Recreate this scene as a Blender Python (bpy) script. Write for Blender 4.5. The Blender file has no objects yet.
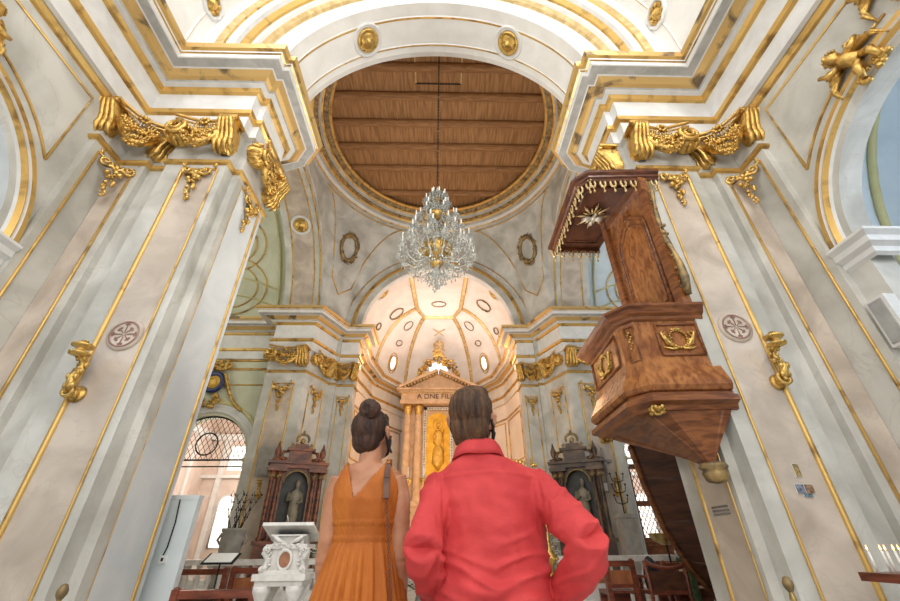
import bpy, bmesh, math, random
from math import sin, cos, pi, radians, sqrt, atan2
from mathutils import Vector, Matrix, noise

SC = bpy.context.scene
COL = SC.collection
random.seed(7)

# ------------------------------------------------------------------ camera
CX, CH = 0.10, 1.17
PITCH, YAW, ROLL = radians(31.6), radians(1.6), radians(0.55)
_f = Vector((sin(YAW)*cos(PITCH), cos(YAW)*cos(PITCH), sin(PITCH)))
_r = Vector((cos(YAW), -sin(YAW), 0))
_u = _r.cross(_f)
_r2 = _r*cos(ROLL) - _u*sin(ROLL)
_u2 = _u*cos(ROLL) + _r*sin(ROLL)
cam_data = bpy.data.cameras.new('camera')
cam_data.sensor_width = 36.0
cam_data.lens = 16.0
cam_data.clip_start = 0.05
cam_data.clip_end = 200
cam = bpy.data.objects.new('camera', cam_data)
COL.objects.link(cam)
cam.matrix_world = Matrix(((_r2.x, _u2.x, -_f.x, CX), (_r2.y, _u2.y, -_f.y, 0), (_r2.z, _u2.z, -_f.z, CH), (0, 0, 0, 1)))
SC.camera = cam

# ------------------------------------------------------------------ world, lights, exposure
w = bpy.data.worlds.new('daylight')
SC.world = w
w.use_nodes = True
w.node_tree.nodes['Background'].inputs['Color'].default_value = (0.93, 0.95, 1.0, 1)
w.node_tree.nodes['Background'].inputs['Strength'].default_value = .75
SC.view_settings.view_transform = 'Standard'
SC.view_settings.look = 'None'
SC.view_settings.gamma = 1.0
SC.view_settings.exposure = 0.12
SC.view_settings.use_curve_mapping = False

def area_light(name, loc, target, size, energy, color=(1, 1, 1), size_y=None):
    d = bpy.data.lights.new(name, 'AREA')
    d.energy = energy; d.color = color; d.size = size
    if size_y: d.shape = 'RECTANGLE'; d.size_y = size_y
    o = bpy.data.objects.new(name, d); COL.objects.link(o)
    o.location = loc
    o.rotation_euler = (Vector(target)-Vector(loc)).to_track_quat('-Z', 'Y').to_euler()
    return o
def point_light(name, loc, energy, color=(1, 1, 1), r=0.1):
    d = bpy.data.lights.new(name, 'POINT')
    d.energy = energy; d.color = color; d.shadow_soft_size = r
    o = bpy.data.objects.new(name, d); COL.objects.link(o); o.location = loc
    return o

WARM = (1.0, 0.62, 0.30)
area_light('frontal_fill_light', (0, -7.0, 7.0), (0, 6, 7.5), 9, 560, (1, .95, .88), 9)  # added soft frontal fill behind the camera, no window modelled there
area_light('clerestory_left_light', (-4.6, -1.0, 12.6), (2.5, 6, 9), 2.0, 330, (.92, .96, 1))
area_light('clerestory_right_light', (4.6, -1.0, 12.6), (-2.5, 6, 9), 2.0, 400, (1, .96, .90))
area_light('transept_left_window_light', (-12.6, 11.2, 9.0), (0, 11.2, 7), 4, 800, (1, 1, .84))
area_light('transept_right_window_light', (12.6, 11.2, 9.0), (0, 11.2, 7), 4, 1150, (.74, .88, 1))
point_light('apse_lamp_left', (-2.9, 19.2, 9.0), 85, (1, .56, .28), .5)
point_light('apse_lamp_right', (2.9, 19.2, 9.0), 85, (1, .56, .28), .5)
area_light('altar_lamp', (0, 19.0, 2.6), (0, 24, 9), 2.0, 150, (1, .54, .22))
area_light('apse_vault_lamp', (0, 22.0, 10.2), (0, 20.5, 14), 2.4, 120, (1, .88, .82))
area_light('crossing_bounce_fill', (0, 9.0, 2.5), (0, 11.5, 14), 2.5, 420, (1, .93, .84))  # unseen upward area light, added as floor bounce for the ceilings

# ------------------------------------------------------------------ materials
MATS = {}
def mat(name, c1, c2=None, rough=.6, metal=0., scale=2., bump=0., bscale=30., vein=None, emit=None, estr=0., trans=0., detail=6., stretch=None, ramp=(.35, .65), distort=.6, sheen=0.):
    m = bpy.data.materials.new(name); m.use_nodes = True
    nt = m.node_tree; N = nt.nodes; L = nt.links
    b = N['Principled BSDF']
    b.inputs['Roughness'].default_value = rough
    b.inputs['Metallic'].default_value = metal
    b.inputs['Base Color'].default_value = (*c1, 1)
    tc = N.new('ShaderNodeTexCoord'); mp = N.new('ShaderNodeMapping')
    L.new(tc.outputs['Object'], mp.inputs['Vector'])
    if stretch: mp.inputs['Scale'].default_value = stretch
    if c2 is not None:
        n = N.new('ShaderNodeTexNoise'); n.inputs['Scale'].default_value = scale
        n.inputs['Detail'].default_value = detail; n.inputs['Distortion'].default_value = distort
        L.new(mp.outputs['Vector'], n.inputs['Vector'])
        r = N.new('ShaderNodeValToRGB')
        r.color_ramp.elements[0].position = ramp[0]; r.color_ramp.elements[0].color = (*c1, 1)
        r.color_ramp.elements[1].position = ramp[1]; r.color_ramp.elements[1].color = (*c2, 1)
        L.new(n.outputs['Fac'], r.inputs['Fac'])
        out = r.outputs['Color']
        if vein:
            n2 = N.new('ShaderNodeTexNoise'); n2.inputs['Scale'].default_value = scale*.8
            n2.inputs['Detail'].default_value = 8; n2.inputs['Distortion'].default_value = 1.6
            L.new(mp.outputs['Vector'], n2.inputs['Vector'])
            r2 = N.new('ShaderNodeValToRGB')
            e = r2.color_ramp.elements
            e[0].position = .485; e[0].color = (0, 0, 0, 1)
            e[1].position = .5; e[1].color = (1, 1, 1, 1)
            e2 = r2.color_ramp.elements.new(.515); e2.color = (0, 0, 0, 1)
            L.new(n2.outputs['Fac'], r2.inputs['Fac'])
            mx = N.new('ShaderNodeMixRGB'); mx.inputs['Color2'].default_value = (*vein, 1)
            mm = N.new('ShaderNodeMath'); mm.operation = 'MULTIPLY'; mm.inputs[1].default_value = .45
            L.new(r2.outputs['Color'], mm.inputs[0]); L.new(mm.outputs[0], mx.inputs['Fac'])
            L.new(out, mx.inputs['Color1']); out = mx.outputs['Color']
        L.new(out, b.inputs['Base Color'])
    if bump:
        n3 = N.new('ShaderNodeTexNoise'); n3.inputs['Scale'].default_value = bscale; n3.inputs['Detail'].default_value = 4
        L.new(mp.outputs['Vector'], n3.inputs['Vector'])
        bp = N.new('ShaderNodeBump'); bp.inputs['Strength'].default_value = bump; bp.inputs['Distance'].default_value = .02
        L.new(n3.outputs['Fac'], bp.inputs['Height']); L.new(bp.outputs['Normal'], b.inputs['Normal'])
    if emit: 
        b.inputs['Emission Color'].default_value = (*emit, 1); b.inputs['Emission Strength'].default_value = estr
    if trans: b.inputs['Transmission Weight'].default_value = trans
    if sheen: b.inputs['Sheen Weight'].default_value = sheen
    MATS[name] = m
    return m

mat('plaster', (.44, .43, .385), (.68, .67, .62), .65, scale=1.1, vein=(.50, .47, .42))
mat('cool_plaster', (.60, .64, .66), (.72, .75, .76), .6, scale=1.3)
mat('pink_marble', (.44, .365, .295), (.66, .57, .48), .45, scale=1.6, vein=(.45, .40, .36))
mat('white_moulding', (.70, .70, .68), (.80, .80, .79), .5, scale=3)
mat('grey_moulding', (.40, .40, .39), (.52, .52, .50), .6, scale=4)
mat('vault_white', (.76, .74, .70), (.84, .83, .80), .6, scale=1.5)
mat('gold', (.20, .115, .035), (.74, .48, .14), .30, .85, scale=9, bump=.35, bscale=60, ramp=(.28, .52))
mat('gold_line', (.30, .17, .05), (.70, .45, .14), .36, .62, scale=3, ramp=(.30, .48))
mat('pale_gold', (.55, .38, .16), (.80, .62, .33), .4, .4, scale=4)
mat('worn_gold', (.20, .14, .08), (.70, .47, .18), .42, .5, scale=1.6, ramp=(.36, .44))
mat('green_lit_plaster', (.60, .62, .47), (.70, .71, .56), .7, scale=1.2)  # greenish light of the left transept tinted into the plaster colour
mat('blue_lit_plaster', (.60, .68, .74), (.72, .79, .84), .7, scale=1.2)  # bluish daylight of right transept and chapels mixed into the plaster colour
mat('olive_paint', (.62, .56, .26), (.72, .66, .36), .6, scale=2)
mat('dome_wood', (.30, .14, .052), (.50, .26, .105), .7, scale=1.4, stretch=(9, .7, 1), bump=.3, bscale=8)
mat('beam_wood', (.27, .12, .042), (.44, .22, .085), .65, scale=2, stretch=(1, 8, 8), bump=.3, bscale=10)
mat('floor_marble', (.52, .50, .46), (.66, .64, .60), .3, scale=1.5, vein=(.35, .32, .30))
mat('apse_plaster', (.80, .74, .70), (.88, .84, .80), .6, scale=1.2)
mat('iron', (.02, .02, .022), rough=.5, metal=.6)
mat('window_glow', (.9, .95, 1), emit=(.93, .97, 1), estr=1.6)
mat('grime_gilt', (.13, .10, .065), (.46, .31, .12), .5, .5, scale=6)
mat('dark_void', (.03, .025, .02), rough=.9)

# ------------------------------------------------------------------ mesh builder
_ICO = None
def ico():
    global _ICO
    if _ICO is None:
        b = bmesh.new(); bmesh.ops.create_icosphere(b, subdivisions=1, radius=1)
        b.verts.ensure_lookup_table()
        _ICO = ([tuple(v.co) for v in b.verts], [tuple(v.index for v in f.verts) for f in b.faces]); b.free()
    return _ICO
class MB:
    def __init__(s, *mats):
        s.v = []; s.f = []; s.m = []; s.sm = []; s.mats = list(mats); s.M = Matrix(); s.mi = 0
    def V(s, p):
        s.v.append(tuple(s.M @ Vector(p))); return len(s.v)-1
    def F(s, idx, mi=None, sm=False):
        s.f.append(tuple(idx)); s.m.append(s.mi if mi is None else mi); s.sm.append(sm)
    def poly(s, pts, mi=None):
        s.F([s.V(p) for p in pts], mi)
    def grid(s, rows, mi=None, sm=True, cu=False, cv=False, mfn=None):
        ids = [[s.V(p) for p in r] for r in rows]
        nr, nc = len(ids), len(ids[0])
        for i in range(nr if cu else nr-1):
            for j in range(nc if cv else nc-1):
                s.F((ids[i][j], ids[i][(j+1) % nc], ids[(i+1) % nr][(j+1) % nc], ids[(i+1) % nr][j]), mfn(i, j) if mfn else mi, sm)
        return ids
    def box(s, c, d, mi=None, rz=0, R=None):
        R = R or Matrix.Rotation(rz, 3, 'Z'); c = Vector(c)
        p = [s.V(c + R @ Vector((x*d[0]/2, y*d[1]/2, z*d[2]/2))) for x in (-1, 1) for y in (-1, 1) for z in (-1, 1)]
        for q in ((0, 1, 3, 2), (4, 6, 7, 5), (0, 4, 5, 1), (2, 3, 7, 6), (0, 2, 6, 4), (1, 5, 7, 3)):
            s.F([p[k] for k in q], mi)
    def b2(s, a, b, mi=None):
        s.box([(a[i]+b[i])/2 for i in range(3)], [abs(b[i]-a[i]) for i in range(3)], mi)
    def tube(s, path, r, n=8, mi=None, closed=False, flat=1.0):
        P = [Vector(p) for p in path]; k = len(P)
        rows = []; prev = None
        for i in range(k):
            t = (P[(i+1) % k]-P[i-1]) if closed else (P[min(i+1, k-1)]-P[max(i-1, 0)])
            if t.length < 1e-9: t = Vector((0, 0, 1))
            t.normalize()
            if prev is None:
                a = Vector((0, 0, 1)) if abs(t.z) < .9 else Vector((0, 1, 0))
                nrm = t.cross(a).normalized()
            else:
                nrm = prev - t*prev.dot(t)
                if nrm.length < 1e-6: nrm = t.orthogonal()
                nrm.normalize()
            prev = nrm; bn = t.cross(nrm)
            rr = r[i] if isinstance(r, (list, tuple)) else r
            rows.append([P[i] + nrm*cos(2*pi*j/n)*rr + bn*sin(2*pi*j/n)*rr*flat for j in range(n)])
        ids = s.grid(rows, mi, True, cu=closed, cv=True)
        if not closed:
            s.F(ids[0][::-1], mi); s.F(ids[-1], mi)
    def lathe(s, prof, n=24, mi=None, c=(0, 0, 0), R=None, mfn=None, sm=True):
        R = R or Matrix.Identity(3); c = Vector(c)
        rows = [[c + R @ Vector((r*cos(2*pi*j/n), r*sin(2*pi*j/n), z)) for j in range(n)] for r, z in prof]
        s.grid(rows, mi, sm, cv=True, mfn=mfn)
    def blob(s, c, r, mi=None, R=None):
        vs, fs = ico()
        if not isinstance(r, (tuple, list)): r = (r, r, r)
        c = Vector(c)
        b = [s.V(c + ((R @ Vector((x*r[0], y*r[1], z*r[2]))) if R else Vector((x*r[0], y*r[1], z*r[2])))) for x, y, z in vs]
        for f in fs: s.F([b[k] for k in f], mi, True)
    def prism(s, poly, z0, z1, mi=None, cap=True):
        a = [s.V((p[0], p[1], z0)) for p in poly]; b = [s.V((p[0], p[1], z1)) for p in poly]; n = len(poly)
        for i in range(n): s.F((a[i], a[(i+1) % n], b[(i+1) % n], b[i]), mi)
        if cap: s.F(a[::-1], mi); s.F(b, mi)
    def sweep(s, path, prof, side=1, mfn=None, closed=False):
        """extrude an (out, z) profile along a plan polyline with mitred corners; side=+1: out is to the left of travel"""
        P = [Vector((p[0], p[1])) for p in path]; n = len(P); rows = []
        for i in range(n):
            d1 = (P[i]-P[i-1]) if (i > 0 or closed) else (P[1]-P[0])
            d2 = (P[(i+1) % n]-P[i]) if (i < n-1 or closed) else d1
            d1.normalize(); d2.normalize()
            n1 = Vector((-d1.y, d1.x))*side; n2 = Vector((-d2.y, d2.x))*side
            m = n1+n2
            m = m/max(m.dot(n1), .25) if m.length > 1e-6 else n1
            rows.append([(P[i].x+m.x*o, P[i].y+m.y*o, z) for o, z, *_ in prof])
        k = len(prof)
        s.grid(rows, None, False, cu=closed, mfn=mfn or (lambda i, j: prof[j][2]))
    def build(s, name, parent=None, loc=None):
        me = bpy.data.meshes.new(name)
        me.from_pydata(s.v, [], s.f)
        for m in s.mats: me.materials.append(MATS[m])
        me.polygons.foreach_set('material_index', s.m)
        me.polygons.foreach_set('use_smooth', s.sm)
        me.validate(); me.update()
        b = bmesh.new(); b.from_mesh(me); bmesh.ops.recalc_face_normals(b, faces=b.faces[:]); b.to_mesh(me); b.free()
        o = bpy.data.objects.new(name, me); COL.objects.link(o)
        if parent: o.parent = parent
        if loc: o.location = loc
        return o
def struct(o):
    o['kind'] = 'structure'; return o
def tag(o, label, cat, group=None, kind=None):
    o['label'] = label; o['category'] = cat
    if group: o['group'] = group
    if kind: o['kind'] = kind
    return o
def thing(name, label, cat, loc=(0, 0, 0), rz=0, group=None):
    o = bpy.data.objects.new(name, None); COL.objects.link(o)
    o.empty_display_size = .1
    o.location = loc; o.rotation_euler = (0, 0, rz)
    return tag(o, label, cat, group)
def dup(root, loc, rz, label, group=None, mirror=False, sc=None):
    r = root.copy(); COL.objects.link(r); r.location = loc; r.rotation_euler = (0, 0, rz)
    if mirror: r.scale = (-1, 1, 1)
    if sc: r.scale = (r.scale[0]*sc, r.scale[1]*sc, r.scale[2]*sc)
    r['label'] = label
    if group: r['group'] = group
    for ch in list(root.children):
        c = ch.copy(); COL.objects.link(c); c.parent = r
        for g in list(ch.children):
            d = g.copy(); COL.objects.link(d); d.parent = c
    return r

ZA = CH + 8.84      # top of the entablature, where the arches spring
CT = 9.9; CC = 10.38           # centre height of the crossing arches
XN = 3.74           # half width of the crossing opening

# ------------------------------------------------------------------ floor
m = MB('floor_marble'); m.b2((-14, -8, -.2), (14, 27, 0)); struct(m.build('floor'))

# ------------------------------------------------------------------ piers
def mir(path, s): return [(x*s, y) for x, y in path]
NEAR = [(6.0, -8), (6.0, 4.58), (5.88, 4.58), (5.88, 5.14), (5.38, 5.14), (5.38, 5.26), (4.98, 5.26), (4.98, 5.1), (3.87, 5.1),
        (3.87, 5.33), (XN, 5.33), (XN, 6.45), (3.87, 6.45), (3.87, 6.62), (5.3, 7.0), (6.95, 7.0), (6.95, 6.1), (12.5, 6.1)]
FAR = [(12.5, 16.5), (6.95, 16.5), (6.95, 15.5), (5.35, 15.5), (4.75, 17.0), (4.5, 17.0), (4.5, 17.2), (XN, 17.2), (XN, 17.9), (4.2, 17.9), (4.3, 20.3), (3.95, 23.0), (2.3, 25.9)]
H = CH
ENEAR = [(5.9, -8), (5.9, 5.1), (3.87, 5.1), (3.87, 5.33), (XN, 5.33), (XN, 6.45), (3.87, 6.6), (5.3, 7.0), (6.95, 7.0), (6.95, 6.1), (12.5, 6.1)]
EFAR = [(12.5, 16.5), (6.95, 16.5), (6.95, 15.5), (5.35, 15.5), (4.62, 17.2), (XN, 17.2), (XN, 17.9), (4.25, 18.1), (4.3, 20.3), (3.95, 23.0), (2.3, 25.9), (0, 25.95)]
W, G, GY, WG = 0, 1, 2, 3
ENT = [(.0, H+7.05, W), (.08, H+7.07, W), (.08, H+7.42, G), (.14, H+7.45, G), (.16, H+7.54, W), (.03, H+7.58, W), (.03, H+8.22, G),
       (.10, H+8.24, G), (.14, H+8.32, W), (.24, H+8.34, GY), (.26, H+8.38, WG), (.34, H+8.40, WG), (.44, H+8.49, W), (.47, H+8.50, GY), (.64, H+8.51, W), (.66, H+8.52, W), (.67, H+8.62, G), (.70, H+8.63, W), (.71, H+8.66, G), (.76, H+8.70, WG), (.80, H+8.79, W), (0, H+8.84, W)]
AST = [(0, H+6.06, G), (.05, H+6.08, G), (.07, H+6.12, G), (.05, H+6.16, W), (0, H+6.18, W)]
BASE = [(0.08, 0, 0), (.08, .16, 0), (.05, .20, 0), (.02, .26, 0), (0, .28, 0)]
for s, sd in ((-1, 'left'), (1, 'right')):
    near = mir(NEAR[1:], s)
    m = MB('plaster'); m.prism(near + [(12.5*s, 5.7), (6.5*s, 5.7), (6.35*s, 4.58)], 0, ZA); struct(m.build('wall_%s_pier' % sd))
    m = MB('plaster'); m.prism([(6.95*s, 17.3)]+mir(FAR[1:9], s)+[(4.6*s, 17.9), (6.4*s, 17.9)], 0, ZA); struct(m.build('wall_%s_far_pier' % sd))
    m = MB('white_moulding', 'gold_line', 'grey_moulding', 'worn_gold')
    m.sweep(mir(ENEAR, s), ENT, s)
    m.sweep(mir(NEAR[1:], s), AST, s)
    m.sweep(mir(NEAR, s), BASE, s)
    struct(m.build('trim_%s_near' % sd))
    m = MB('white_moulding', 'gold_line', 'grey_moulding', 'worn_gold')
    m.sweep(mir(EFAR, s), ENT, s)
    m.sweep(mir(FAR, s)[1:-3], [(o, z-.0, k) for o, z, k in AST], s)
    m.sweep(mir(FAR, s), BASE, s)
    struct(m.build('trim_%s_far' % sd))

# nave side walls with the arcade arch
DXC, DSP, DR = 9.15, 4.1, 1.72
def arc_pts(c, z0, R, n, a0=0, a1=pi):
    return [(c + R*cos(a0+(a1-a0)*i/n), z0 + R*sin(a0+(a1-a0)*i/n)) for i in range(n+1)]
def arch_wall(m, T, c, z0, R, u0, u1, ztop, t0, t1, mi=0, n=40, zb=0., msoff=None):
    """wall slab in the (u,z) plane with a round-headed opening; T(u,t,z) gives the world point"""
    pts = arc_pts(c, z0, R, n)
    for t in (t0, t1):
        m.poly([T(c+R, t, zb), T(u1, t, zb), T(u1, t, z0), T(c+R, t, z0)], mi)
        m.poly([T(u0, t, zb), T(c-R, t, zb), T(c-R, t, z0), T(u0, t, z0)], mi)
        m.poly([T(c+R, t, z0), T(u1, t, z0), T(u1, t, ztop), T(c+R, t, ztop)], mi)
        m.poly([T(u0, t, z0), T(c-R, t, z0), T(c-R, t, ztop), T(u0, t, ztop)], mi)
        for i in range(n):
            (a, za), (b, zb_) = pts[i], pts[i+1]
            m.poly([T(a, t, za), T(a, t, ztop), T(b, t, ztop), T(b, t, zb_)], mi)
    ms = mi if msoff is None else msoff
    full = [(c+R, zb)] + pts + [(c-R, zb)]
    for i in range(len(full)-1):
        (a, za), (b, zb_) = full[i], full[i+1]
        m.F([m.V(T(a, t0, za)), m.V(T(a, t1, za)), m.V(T(b, t1, zb_)), m.V(T(b, t0, zb_))], ms, False)
    m.poly([T(u0, t0, ztop), T(u1, t0, ztop), T(u1, t1, ztop), T(u0, t1, ztop)], mi)
def arch_ring(m, T, c, z0, prof, n=48, a0=0, a1=pi, legs=None):
    """revolve a (R, t, mat) profile round the arch centre"""
    rows = []
    for i in range(n+1):
        a = a0+(a1-a0)*i/n
        rows.append([T(c+R*cos(a), t, z0+R*sin(a)) for R, t, _ in prof])
    if legs is not None:
        rows.insert(0, [T(c+R*cos(a0), t, legs) for R, t, _ in prof])
        rows.append([T(c+R*cos(a1), t, legs) for R, t, _ in prof])
    m.grid(rows, None, False, mfn=lambda i, j: prof[j][2])

for s, sd in ((-1, 'left'), (1, 'right')):
    T = lambda u, t, z, s=s: (s*t, u, z)
    m = MB('plaster', 'gold_line', 'white_moulding')
    arch_wall(m, T, 2.4, 4.8, 1.85, -8, 4.58, ZA, 6.0, 6.35)
    arch_ring(m, T, 2.4, 4.8, [(1.95, 6.0, 2), (1.97, 5.96, 1), (2.03, 5.92, 1), (2.08, 5.96, 2), (2.10, 5.93, 1), (2.17, 5.93, 1), (2.18, 6.0, 1)])
    # spandrel panel lines
    zt, yt = H+6.72, 4.24
    line = [(-1.5, zt), (yt, zt), (yt, 6.3)]
    a0 = atan2(6.3-4.8, yt-2.4)
    for k in range(9):
        a = a0 + (pi/2-a0)*k/8
        line.append((2.4+2.37*cos(a), 4.8+2.37*sin(a)))
    m.tube([T(u, 5.99, z) for u, z in line], .022, 6, 1)
    struct(m.build('wall_%s_nave' % sd))
    # low entablature band under the main one on the nave wall
    m = MB('white_moulding', 'gold_line')
    m.sweep(mir([(6.0, -8), (6.0, 4.58)], s), [(0, H+6.93, 1), (.05, H+6.95, 1), (.09, H+7.05, 0), (.05, H+7.10, 0), (.05, H+7.3, 1), (.07, H+7.32, 0), (.05, H+7.34, 0), (0, H+7.5, 0)], s)
    struct(m.build('trim_%s_nave' % sd))
    # impost blocks of the arcade
    m = MB('white_moulding')
    m.sweep(mir([(6.0, 4.575), (6.0, 4.15), (8.8, 4.15)], s), [(0, 4.48, 0), (.05, 4.52, 0), (.05, 4.60, 0), (.12, 4.65, 0), (.12, 4.74, 0), (.18, 4.80, 0), (.18, 4.84, 0), (0, 4.86, 0)], -s)
    struct(m.build('trim_%s_impost' % sd))
    # side chapel behind the arch
    m = MB('blue_lit_plaster', 'olive_paint')
    m.b2((8.9*s, -1, 0), (9.1*s, 5.6, 9.3)); m.b2((6.35*s, -1.2, 0), (9.1*s, -1, 9.3)); m.b2((6.9*s, 5.5, 0), (9.1*s, 5.7, 9.3))
    m.grid([[(x*s, 2.4+3.1*cos(a*pi/24), 4.8+4.2*sin(a*pi/24)) for a in range(25)] for x in (6.35, 9.0)], 0)
    for R_ in (1.35, ):
        m.tube([(8.86*s, 3.85+1.6*cos(a*pi/24), 6.9+1.6*sin(a*pi/24)) for a in range(25)]+[(8.86*s, 2.25, 6.4), (8.86*s, 5.45, 6.4)], .11, 6, 1, closed=True)
    for k in range(2):
        x = (7.3+k*.9)*s
        m.tube([(x, 2.4+3.06*cos(a*pi/24), 4.8+4.16*sin(a*pi/24)) for a in range(25)], .07, 6, 1)
    struct(m.build('wall_%s_chapel' % sd))
    point_light('chapel_%s_daylight' % sd, (8.0*s, 1.6, 5.6), 110, (.72, .84, 1.0), .4)  # lamp added inside the windowless chapel, standing in for blue daylight

for s, sd in ((-1, 'left'), (1, 'right')):
    T = lambda u, t, z, s=s: (s*u, t, z)
    m = MB('green_lit_plaster' if s < 0 else 'blue_lit_plaster', 'gold_line', 'white_moulding', 'olive_paint')
    arch_wall(m, T, DXC, DSP, DR, 6.95, 12.5, ZA, 16.5, 17.2)
    arch_ring(m, T, DXC, DSP, [(1.80, 16.5, 2), (1.82, 16.42, 2), (1.98, 16.40, 2), (2.0, 16.44, 2), (2.14, 16.42, 3), (2.18, 16.36, 3), (2.28, 16.36, 3), (2.30, 16.5, 3)])
    for u0, u1 in ((7.0, 7.43), (10.87, 11.4)): m.b2((s*u0, 16.36, DSP-.12), (s*u1, 16.5, DSP+.04), 3); m.b2((s*u0, 16.42, DSP-.35), (s*u1, 16.5, DSP-.12), 2)
    struct(m.build('wall_%s_transept' % sd))

# ------------------------------------------------------------------ near transverse arch + nave vault
TY = lambda u, t, z: (u, t, z)
prof = [(6.1, 6.6, 0), (3.74, 6.6, 0), (3.70, 6.45, 0), (3.70, 6.28, 1), (3.685, 6.26, 1), (3.685, 6.23, 0), (3.70, 6.20, 0), (3.70, 5.55, 1), (3.685, 5.52, 1), (3.685, 5.49, 0),
        (3.70, 5.46, 0), (3.70, 5.15, 2), (3.80, 5.10, 0), (3.84, 5.12, 0), (4.16, 5.10, 3), (4.18, 5.02, 3), (4.26, 4.95, 0), (4.28, 4.86, 2), (4.36, 4.86, 1), (4.37, 4.80, 1), (4.45, 4.72, 2), (4.46, 4.62, 0),
        (4.62, 4.60, 1), (4.64, 4.56, 3), (4.78, 4.52, 0), (4.82, 4.56, 0), (5.10, 4.54, 0), (5.12, 4.30, 1), (5.10, 4.27, 0), (5.12, 4.24, 0), (5.12, 3.3, 1), (5.10, 3.27, 0), (5.12, 3.24, 0), (5.12, 3.0, 0), (5.35, 3.0, 1), (5.38, 2.96, 0), (5.38, -8, 0)]
m = MB('vault_white', 'gold_line', 'white_moulding', 'pale_gold')
arch_ring(m, TY, 0, CC, prof, 64, legs=ZA-.01)
struct(m.build('ceiling_nave_arch'))
m = MB('plaster'); m.b2((-7, -8, CC+6.2), (7, 6.6, CC+6.4)); struct(m.build('ceiling_nave_outer'))

# ------------------------------------------------------------------ transepts
for s, sd in ((-1, 'left'), (1, 'right')):
    T = lambda u, t, z, s=s: (s*t, u, z)
    pm = 'green_lit_plaster' if s < 0 else 'blue_lit_plaster'
    m = MB('plaster', 'gold_line', pm, 'pink_marble')
    c, R = 11.25, 4.25
    pr = [(5.3, 5.35, 0), (R+.32, 5.35, 1), (R+.30, 5.31, 1), (R+.26, 5.31, 0), (R+.24, 5.35, 0), (R, 5.35, 1), (R-.02, 5.37, 1), (R-.02, 5.42, 0), (R, 5.45, 0), (R, 5.62, 1), (R-.015, 5.64, 1), (R-.015, 5.67, 3), (R+.02, 5.70, 3), (R+.02, 6.60, 1), (R-.015, 6.63, 1),
          (R-.015, 6.66, 0), (R, 6.69, 0), (R, 6.95, 0), (R+.55, 6.95, 0), (5.3, 6.96, 2), (5.3, 12.6, 2)]
    arch_ring(m, T, c, CT, pr, 56, legs=ZA-.05)
    struct(m.build('ceiling_%s_transept' % sd))
    # vault ribs drawn in gold on the transept vault
    m = MB('gold_line', 'olive_paint', pm)
    def vp(x, a, r=5.26): return T(c+r*cos(a), x, CT+r*sin(a))
    for xx in (7.6, 12.2):
        m.tube([vp(xx, .05+(pi-.1)*k/40) for k in range(41)], .05, 6, 1)
    for a_c in (pi*.25, pi*.75, pi*.5, .12*pi, .88*pi):
        for r_ in (1.0, 1.35):
            m.tube([vp(9.9+r_*1.25*cos(k*pi/16), a_c+r_*.2*sin(k*pi/16)) for k in range(33)], .035, 6, 0)
    for a_ in (.18, .34, pi-.34, pi-.18):
        m.tube([vp(7.6+4.6*k/10, a_+.12*sin(k*pi/10)) for k in range(11)], .04, 6, 1)
    struct(m.build('trim_%s_transept_vault' % sd))
    # end wall with a tall window
    m = MB(pm, 'olive_paint', 'window_glow')
    m.b2((12.4*s, 5.7, 0), (12.7*s, 16.7, 16))
    o = struct(m.build('wall_%s_transept_end' % sd))
    m = MB('olive_paint'); 
    m.tube([(12.35*s, c+1.5*cos(a), 9.6+1.5*sin(a)) for a in [k*pi/20 for k in range(21)]]+[(12.35*s, c-1.5, 6.4), (12.35*s, c+1.5, 6.4), (12.35*s, c+1.5, 9.6)], .12, 6)
    o = struct(m.build('window_%d' % (1 if s < 0 else 2)))
    m = MB('window_glow', 'white_moulding'); m.poly([(12.36*s, c+1.45, 6.4)]+[(12.36*s, c+1.45*cos(k*pi/20), 9.6+1.45*sin(k*pi/20)) for k in range(21)]+[(12.36*s, c-1.45, 6.4)])
    m.b2((12.3*s, c-.04, 6.4), (12.35*s, c+.04, 11), 1)
    for zz in (7.4, 8.4, 9.4): m.b2((12.3*s, c-1.45, zz-.03), (12.35*s, c+1.45, zz+.03), 1)
    m.build('window_pane', parent=o)

# ------------------------------------------------------------------ crossing: chancel arch wall, pendentives, ring
m = MB('plaster', 'gold_line', 'white_moulding', 'grime_gilt')
Rg = 3.75
pr = [(6.4, 17.2, 0), (4.62, 17.2, 1), (4.60, 17.15, 1), (4.54, 17.15, 0), (4.52, 17.2, 0), (4.25, 17.2, 3), (4.22, 17.12, 1), (4.10, 17.12, 1), (4.07, 17.2, 0), (Rg, 17.2, 2), (Rg-.03, 17.25, 2), (Rg-.03, 17.55, 2), (Rg+.05, 17.60, 2), (Rg+.06, 17.70, 2), (Rg+.9, 17.80, 2)]
arch_ring(m, TY, 0, ZA, pr, 64, legs=ZA-.6)
m.b2((-6.5, 17.25, ZA+4.3), (6.5, 17.45, 18))
struct(m.build('wall_back_chancel_arch'))

DC = (0, 11.25); RO = 4.58; ZO = H+15.5
pr = [(RO+.62, ZO+.34, 0), (RO, ZO+.03, 1), (RO+.02, ZO-.03, 1), (RO+.10, ZO-.05, 0), (RO+.13, ZO-.02, 3), (RO+.30, ZO-.10, 3), (RO+.34, ZO-.16, 1), (RO+.42, ZO-.20, 0), (RO+.46, ZO-.20, 0),
      (RO+.50, ZO-.34, 3), (RO+.68, ZO-.42, 1), (RO+.76, ZO-.47, 0), (RO+.80, ZO-.62, 2), (RO+.92, ZO-.70, 1), (RO+.98, ZO-.74, 0), (RO+1.05, ZO-.95, 0)]
m = MB('plaster', 'gold_line', 'white_moulding', 'grime_gilt')
m.lathe([(a, b) for a, b, _ in pr], 96, c=(DC[0], DC[1], 0), mfn=lambda i, j: pr[i][2], sm=False)
struct(m.build('trim_dome_ring'))
RP, ZP = RO+1.02, ZO-.92
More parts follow.
